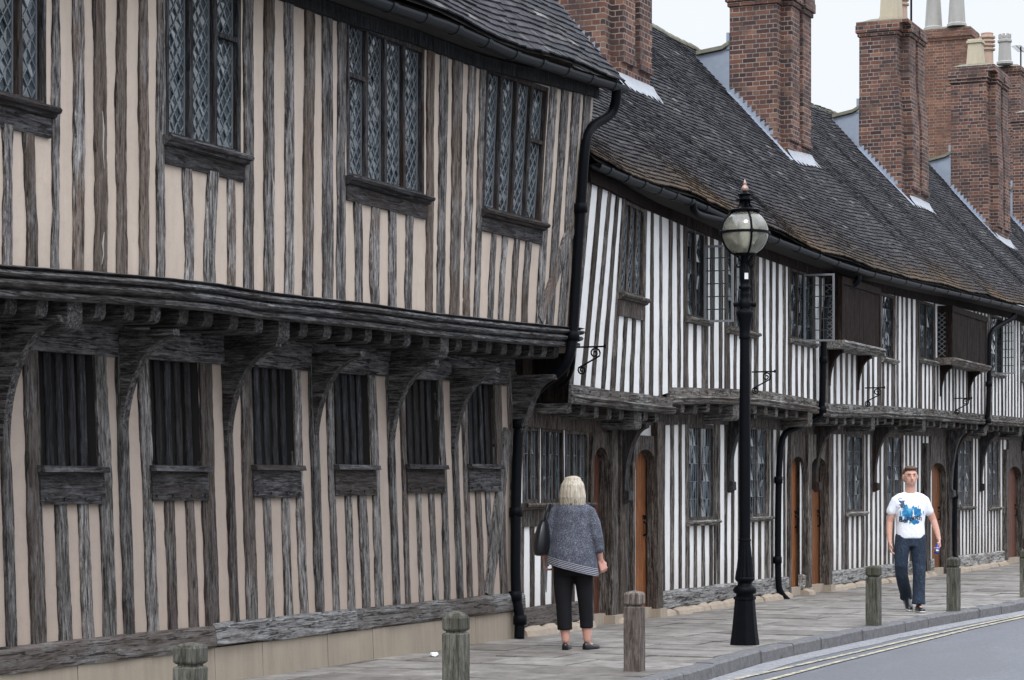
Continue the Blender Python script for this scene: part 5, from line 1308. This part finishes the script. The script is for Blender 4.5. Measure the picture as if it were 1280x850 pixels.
def child(g, name, mat, parent, smooth=True):
    me = g.mesh(); me.name = name; o = bpy.data.objects.new(name, me); C.objects.link(o); me.materials.append(M[mat]); o.parent = parent
    bm = bmesh.new(); bm.from_mesh(me); bmesh.ops.recalc_face_normals(bm, faces=bm.faces); bm.to_mesh(me); bm.free()
    if smooth: me.polygons.foreach_set('use_smooth', [True] * len(me.polygons))
    return o
def hand(g, wrist, d, palm_n, side, curl=.5, L=.18, thumb_side=1):
    """palm and five fingers. d: direction to fingertips, palm_n: palm normal, side: towards the thumb"""
    w = Vector(wrist); d = Vector(d).normalized(); s = Vector(side); s = (s - d * s.dot(d)).normalized(); pn = d.cross(s); pn = pn if pn.dot(Vector(palm_n)) > 0 else -pn
    pc = w + d * L * .27
    for k in range(4): u = (k - 1.5) * .021; capsule(g, [w + s * u * .6, w + d * L * .5 + s * u], [.0165, .0145], 10)
    for k, (ln, u) in enumerate(((.072, 1.5), (.082, .5), (.076, -.5), (.060, -1.5))):
        b = w + d * L * .5 + s * u * .0225; a1 = curl * .8; a2 = curl * 1.9
        d1 = (d * math.cos(a1) + pn * math.sin(a1)); d2 = (d * math.cos(a2) + pn * math.sin(a2)); sp_ = s * u * .003
        p1 = b + d1 * ln * .45 + sp_; p2 = p1 + d2 * ln * .55 + sp_; capsule(g, [b - d * .01, p1, p2], [.0095, .0088, .0075], 8)
    b = w + d * L * .14 + s * .03; capsule(g, [w + d * .02 + s * .015, b, b + (d * .7 + s * .7 + pn * .3).normalized() * .032, b + (d * .95 + s * .35 + pn * .5).normalized() * .06], [.015, .0135, .0115, .0095], 8)

# --- man: local frame faces -Y, x to his left, feet at z=0
MX, MY = G_at(1138, 764)
man = thing('person', (MX, MY, 0), 'person in a white t-shirt with blue print and dark jeans, walking towards the camera', 'person', rz=TH - R(90) + R(2))
g = MB()
torso(g, [(.86, 0, 0, .15, .10), (.95, 0, 0, .165, .11), (1.08, 0, 0, .15, .10), (1.22, 0, 0, .17, .115), (1.32, 0, 0.005, .175, .115), (1.38, 0, .01, .14, .09), (1.43, 0, .015, .08, .06)])
capsule(g, [(0, .02, 1.42), (0, .01, 1.50), (0, 0, 1.58)], [.068, .060, .058])
ell(g, (0, .01, 1.672), (.086, .102, .110)); ell(g, (0, -.02, 1.61), (.068, .078, .080)); ell(g, (0, -.055, 1.575), (.030, .035, .026))
capsule(g, [(0, -.088, 1.675), (0, -.105, 1.645), (0, -.108, 1.632)], [.009, .012, .015], 8)
capsule(g, [(-.035, -.078, 1.695), (0, -.088, 1.692), (.035, -.078, 1.695)], [.012, .010, .012], 8)
for sx in (1, -1): ell(g, (sx * .088, .012, 1.655), (.012, .02, .032)); ell(g, (sx * .035, -.06, 1.635), (.024, .024, .022))
# arms
RA_ = [(-.175, .01, 1.37), (-.215, .025, 1.25), (-.25, .035, 1.10), (-.262, .0, .97), (-.262, -.035, .85)]
LA_ = [(.175, .01, 1.37), (.232, .025, 1.26), (.29, .035, 1.13), (.325, .0, 1.00), (.345, -.035, .89)]
for A in (RA_, LA_): capsule(g, A, [.055, .050, .042, .038, .028])
hand(g, RA_[-1], (0, -.05, -1), (1, 0, 0), (0, -1, -.1), .55)
hand(g, LA_[-1], (.08, -.05, -1), (-1, 0, 0), (0, -1, -.1), .95)
RL = [(-.085, 0, .92), (-.120, -.04, .72), (-.128, -.065, .56), (-.112, -.02, .45), (-.070, .07, .33), (-.015, .19, .19)]
LL = [(.09, 0, .92), (.095, -.03, .70), (.095, -.07, .50), (.085, -.09, .30), (.075, -.12, .10)]
capsule(g, RL, [.085, .075, .058, .054, .050, .038]); capsule(g, LL, [.085, .075, .055, .050, .038])
for A, p in ((RL, .10), (LL, -.12)): capsule(g, [A[-1], (A[-1][0], A[-1][1] - .03, A[-1][2] - .05), (A[-1][0], A[-1][1] - .15, .045)], [.036, .034, .028])
body = remeshed(g, 'body', 'skin', man, .0065, 3)
g = MB()
torso(g, [(.90, .0, 0, .178, .125), (.96, 0, 0, .178, .125), (1.08, 0, 0, .172, .120), (1.22, 0, 0, .188, .130), (1.31, 0, .005, .195, .132), (1.37, 0, .01, .170, .115), (1.42, 0, .012, .115, .085), (1.455, 0, .012, .072, .068)])
for A in (RA_, LA_):
    sx = 1 if A[0][0] > 0 else -1
    capsule(g, [(sx * .06, .01, 1.425), (sx * .13, .01, 1.395), (sx * .180, .01, 1.36), (sx * .205 , .02, 1.30), (sx * .232, .028, 1.23)], [.050, .060, .063, .061, .064], 14)
shirt = remeshed(g, 'tshirt', 'tshirt', man, .009, 5)
g = MB(); torso(g, [(.80, 0, 0, .165, .115), (.88, 0, 0, .170, .118), (.955, 0, 0, .165, .115)])
capsule(g, RL[:-1] + [(-.022, .165, .22), (-.012, .195, .145)], [.105, .095, .082, .079, .077, .075, .078], cut=True); capsule(g, LL[:-1] + [(.078, -.115, .17), (.075, -.12, .09)], [.105, .096, .080, .078, .080, .086], cut=True)
remeshed(g, 'jeans', 'denim', man, .009, 4)
for cx, cy, cz, pitch in ((-.012, .13, .07, -.35), (.072, -.19, .0, 0)):
    g = MB(); rs = []
    for t, w, h in ((0, .026, .055), (.12, .038, .075), (.35, .040, .072), (.55, .042, .052), (.8, .047, .040), (.95, .036, .030), (1, .02, .02)):
        y = .11 - t * .29; rs.append([(cx + math.cos(q) * w, cy + y + 0, .020 + cz + (h if math.sin(q) > 0 else .0) * abs(math.sin(q)) ** .6 + pitch * -.0 + (t * -.14 + .07 if pitch else 0)) for q in [2 * math.pi * i / 14 for i in range(14)]])
    g.rings(rs); sh = child(g, 'shoe', 'black_leather', man)
    g = MB(); rs = []
    for t, w in ((0, .03), (.12, .042), (.35, .044), (.55, .046), (.8, .051), (.95, .040), (1.02, .022)):
        y = .112 - t * .29; zz = cz + (t * -.14 + .07 if pitch else 0); rs.append([(cx + math.cos(q) * w, cy + y, zz + .002 + (.018 if math.sin(q) > 0 else 0)) for q in [.2 + 2 * math.pi * i / 8 for i in range(8)]])
    g.rings(rs); child(g, 'sole', 'sole', sh)
g = MB(); ell(g, (0, .030, 1.705), (.093, .100, .088)); ell(g, (0, -.030, 1.760), (.078, .068, .032)); ell(g, (0, .06, 1.63), (.076, .058, .06))
for k in range(40):
    q = rnd(0, 6.28); r_ = rnd(0, .06); capsule(g, [(math.cos(q) * r_, .0 + math.sin(q) * r_ * 1.2, 1.755), (math.cos(q) * r_ * 1.1, -.012 + math.sin(q) * r_ * 1.2, 1.792)], [.012, .006], 6)
hair = remeshed(g, 'hair', 'brown_hair', man, .007, 2)
for sx in (1, -1):
    g = MB(); ell(g, (sx * .031, -.084, 1.672), (.010, .007, .004), 10); child(g, 'eye', 'eye_dark', man)
    g = MB(); capsule(g, [(sx * .015, -.091, 1.691), (sx * .032, -.092, 1.695), (sx * .05, -.080, 1.690)], [.004, .005, .003], 6); child(g, 'eyebrow', 'brown_hair', man)
g = MB(); capsule(g, [(-.024, -.086, 1.600), (0, -.096, 1.602), (.024, -.086, 1.600)], [.004, .006, .004], 6); child(g, 'lips', 'lip', man)
# printed word on the shirt, laid on the cloth
tcu = bpy.data.curves.new('shirt_text', 'FONT'); tcu.body = 'BePench'; tcu.size = .088; tcu.align_x = 'CENTER'; tcu.extrude = 0; tcu.offset = .0022
to = bpy.data.objects.new('tmp', tcu); C.objects.link(to); dg = bpy.context.evaluated_depsgraph_get(); dg.update()
tm = bpy.data.meshes.new_from_object(to.evaluated_get(dg)); C.objects.unlink(to); bpy.data.objects.remove(to)
bm = bmesh.new(); bm.from_mesh(tm); bmesh.ops.subdivide_edges(bm, edges=bm.edges, cuts=2, use_grid_fill=False); bmesh.ops.triangulate(bm, faces=bm.faces)
bv = BVHTree.FromPolygons([v.co.copy() for v in shirt.data.vertices], [tuple(p.vertices) for p in shirt.data.polygons])
for v in bm.verts:
    x, z = v.co.x * .92 - .02, v.co.y + 1.115 + .02 * math.sin(v.co.x * 20)
    hit = bv.ray_cast(Vector((x, -1, z)), Vector((0, 1, 0)), 2)
    v.co = Vector((x, (hit[0].y if hit[0] else -.12) - .004, z))
bm.to_mesh(tm); bm.free(); tm.materials.clear(); tm.materials.append(M['print_black']); tm.name = 'shirt_lettering'
to = bpy.data.objects.new('shirt_lettering', tm); C.objects.link(to); to.parent = shirt
# drink can in his left hand
rot = Matrix.Rotation(man.rotation_euler.z, 3, 'Z')
def w_of(t, p): return Vector(t.location) + Matrix.Rotation(t.rotation_euler.z, 3, 'Z') @ Vector(p)
cp = w_of(man, (.325, -.055, .785))
can = thing('drink_can', cp, 'blue and silver drink can held in the walking man\'s left hand', 'can', rz=0)
def canp(g, prof): g.lathe(0, 0, prof, 18)
g = MB(); canp(g, [(.022, -.078), (.027, -.07), (.027, .045)]); c1 = child(g, 'can_body', 'can_blue', can); g = MB(); canp(g, [(.027, .0451), (.0275, .052), (.024, .066), (.022, .068), (.001, .066)]); child(g, 'can_top', 'silver', can)
g = MB(); canp(g, [(.0274, -.055), (.0274, -.025)]); child(g, 'can_band', 'silver', can)
can.rotation_euler = (R(12), R(8), 0)

# --- woman: local frame faces -Y (away from us after turning), +x is her left (image left)
WX, WY = G_at(716, 812)
wom = thing('person', (WX, WY, 0), 'person with grey-blonde bob in a speckled blue tunic and black cropped trousers, walking away', 'person', rz=TH + R(90) - R(10))
g = MB()
torso(g, [(.78, 0, 0, .18, .13), (.90, 0, .01, .20, .15), (1.02, 0, 0, .17, .13), (1.15, 0, 0, .165, .13), (1.25, 0, .01, .15, .11), (1.30, 0, .02, .11, .08), (1.35, 0, .02, .07, .05)])
capsule(g, [(0, .02, 1.33), (0, .01, 1.40), (0, 0, 1.46)], [.06, .05, .05])
ell(g, (0, .0, 1.515), (.072, .09, .10)); ell(g, (0, -.03, 1.455), (.052, .062, .062)); capsule(g, [(0, -.088, 1.51), (0, -.098, 1.485)], [.008, .012], 8)
for sx in (1, -1): ell(g, (sx * .074, .01, 1.50), (.01, .018, .028))
WL = [(.155, .01, 1.285), (.20, .02, 1.18), (.24, .02, 1.05), (.262, -.03, .93), (.275, -.06, .85)]
WR = [(-.155, .01, 1.285), (-.205, .03, 1.18), (-.238, .05, 1.05), (-.25, .02, .93), (-.262, -.02, .83)]
for A in (WL, WR): capsule(g, A, [.046, .048, .040, .034, .026])
hand(g, WL[-1], (0, -.1, -1), (-1, 0, 0), (0, -1, 0), .9, .165); hand(g, WR[-1], (-.35, -.25, -1), (0, -1, .2), (-.6, -.6, 0), .8, .165)
WLL = [(.085, 0, .80), (.09, 0, .60), (.085, .01, .44), (.075, .02, .27), (.065, .02, .09)]
WRL = [(-.095, 0, .80), (-.105, -.02, .60), (-.115, -.03, .44), (-.122, -.05, .27), (-.128, -.06, .09)]
for A in (WLL, WRL): capsule(g, A, [.09, .08, .062, .055, .036])
for A in (WLL, WRL): capsule(g, [A[-1], (A[-1][0], A[-1][1] - .02, .05), (A[-1][0] + (-.03 if A is WRL else 0), A[-1][1] - .12, .025)], [.034, .032, .022])
remeshed(g, 'body', 'skin_pink', wom, .0065, 3)
g = MB(); n = 28; rs = []
for (z, cx, cy, rx, ry) in [(.745, 0, 0, .248, .20), (.80, 0, 0, .243, .198), (.90, 0, .01, .232, .19), (1.0, 0, .01, .213, .172), (1.12, 0, .005, .195, .155), (1.22, 0, .005, .190, .148), (1.30, 0, .01, .185, .135), (1.35, 0, .015, .15, .11), (1.385, 0, .02, .085, .075)]:
    ring = []
    for i in range(n):
        q = 2 * math.pi * i / n; x = cx + rx * math.cos(q); y = cy + ry * math.sin(q); k = sstep(1.0, .77, z)
        f = 1 + .03 * math.sin(q * 7) * k; ring.append((x * f, y * f, z + .25 * x * k))
    rs.append(ring)
g.rings(rs)
for A in (WL, WR):
    sx = 1 if A is WL else -1
    capsule(g, [(sx * .10, .01, 1.32), A[0], A[1], A[2], (lerp(A[2][0], A[3][0], .75), lerp(A[2][1], A[3][1], .75), .95)], [.06, .068, .064, .058, .056])
remeshed(g, 'tunic', 'speckled_cloth', wom, .009, 3)
g = MB(); torso(g, [(.70, 0, 0, .17, .13), (.80, 0, 0, .195, .145), (.90, 0, 0, .195, .15)])
capsule(g, WLL[:-1] + [(.072, .02, .185)], [.103, .092, .076, .071, .072], 16, cut=True); capsule(g, WRL[:-1] + [(-.123, -.05, .20)], [.098, .083, .070, .064, .063], 16, cut=True)
remeshed(g, 'trousers', 'black_cloth', wom, .009, 3)
g = MB()
ell(g, (0, .018, 1.525), (.094, .108, .105)); ell(g, (0, .035, 1.455), (.106, .094, .085)); ell(g, (-.03, .045, 1.425), (.085, .072, .060)); ell(g, (.03, .03, 1.435), (.078, .07, .05))
for k in range(84):
    q = rnd(-.45, math.pi + .45); cq, sq_ = math.cos(q), math.sin(q); o_ = rnd(-.006, .010); lo = rnd(-.05, .0) - .03 * max(0, -cq)
    capsule(g, [(-.012 + cq * .02, .01 + sq_ * .03, 1.622), (cq * .062, .018 + sq_ * .075, 1.598 + o_), (cq * (.090 + o_), .022 + sq_ * (.100 + o_), 1.54), (cq * (.100 + o_), .030 + sq_ * (.098 + o_), 1.48),
                (cq * (.108 + o_), .036 + sq_ * (.092 + o_), 1.43), (cq * (.100 + o_ * 2), .036 + sq_ * .080, 1.395 + lo)], [.008, .012, .013, .013, .012, .006], 6)
remeshed(g, 'hair', 'blonde_hair', wom, .005, 1)
for cx, cy, yaw in ((.065, .02, 0), (-.13, -.05, -.45)):
    g = MB(); rs = []; ca, sa = math.cos(yaw), math.sin(yaw)
    for t, w, h in ((0, .022, .048), (.10, .032, .058), (.30, .033, .045), (.5, .036, .028), (.75, .040, .030), (.93, .030, .024), (1, .014, .014)):
        y = .05 - t * .235; rs.append([(cx + (math.cos(q) * w) * ca - y * sa * -1 * -1, cy + y * ca + math.cos(q) * w * sa, .012 + (h if math.sin(q) > 0 else 0) * abs(math.sin(q)) ** .6 - (.010 if math.sin(q) < -.1 else 0)) for q in [2 * math.pi * i / 14 for i in range(14)]])
    g.rings(rs); child(g, 'shoe', 'black_leather', wom)
# handbag
bp = w_of(wom, (.275, .06, 1.07))
bag = thing('handbag', bp, 'soft black shoulder bag hanging under the woman\'s left arm', 'handbag', rz=wom.rotation_euler.z)
g = MB(); rs = []
for z, rx, ry, cx in ((-.16, .03, .09, .02), (-.15, .055, .15, .02), (-.08, .075, .17, .015), (.02, .065, .15, .0), (.09, .045, .11, -.01), (.13, .02, .07, -.02)):
    rs.append([(cx + rx * 1.15 * math.cos(q), ry * 1.1 * math.sin(q), z * 1.2) for q in [2 * math.pi * i / 18 for i in range(18)]])
g.rings(rs); bo = child(g, 'bag_body', 'black_leather', bag); m_ = bo.modifiers.new('s', 'SUBSURF'); m_.levels = m_.render_levels = 1
for dy in (.05, .0):
    g = MB(); g.tube([(-.02, dy + .03, .10), (-.035, dy + .035, .20), (-.06, dy + .02, .285), (-.075, dy - .02, .30), (-.06, dy - .09, .24), (-.03, dy - .11, .10)], .008, 6); child(g, 'strap', 'black_leather', bag)
# leaflet
lp = w_of(wom, (.268, -.07, .72))
lf = thing('leaflet', lp, 'folded grey leaflet held in the woman\'s left hand', 'leaflet', rz=wom.rotation_euler.z)
g = MB(); g.hull8([(-.004, -.035, -.19), (.004, -.035, -.19), (.004, -.02, -.19), (-.004, -.02, -.19), (-.012, -.05, .08), (.012, -.05, .08), (.012, .05, .08), (-.012, .05, .08)]); child(g, 'paper', 'paper', lf, False)
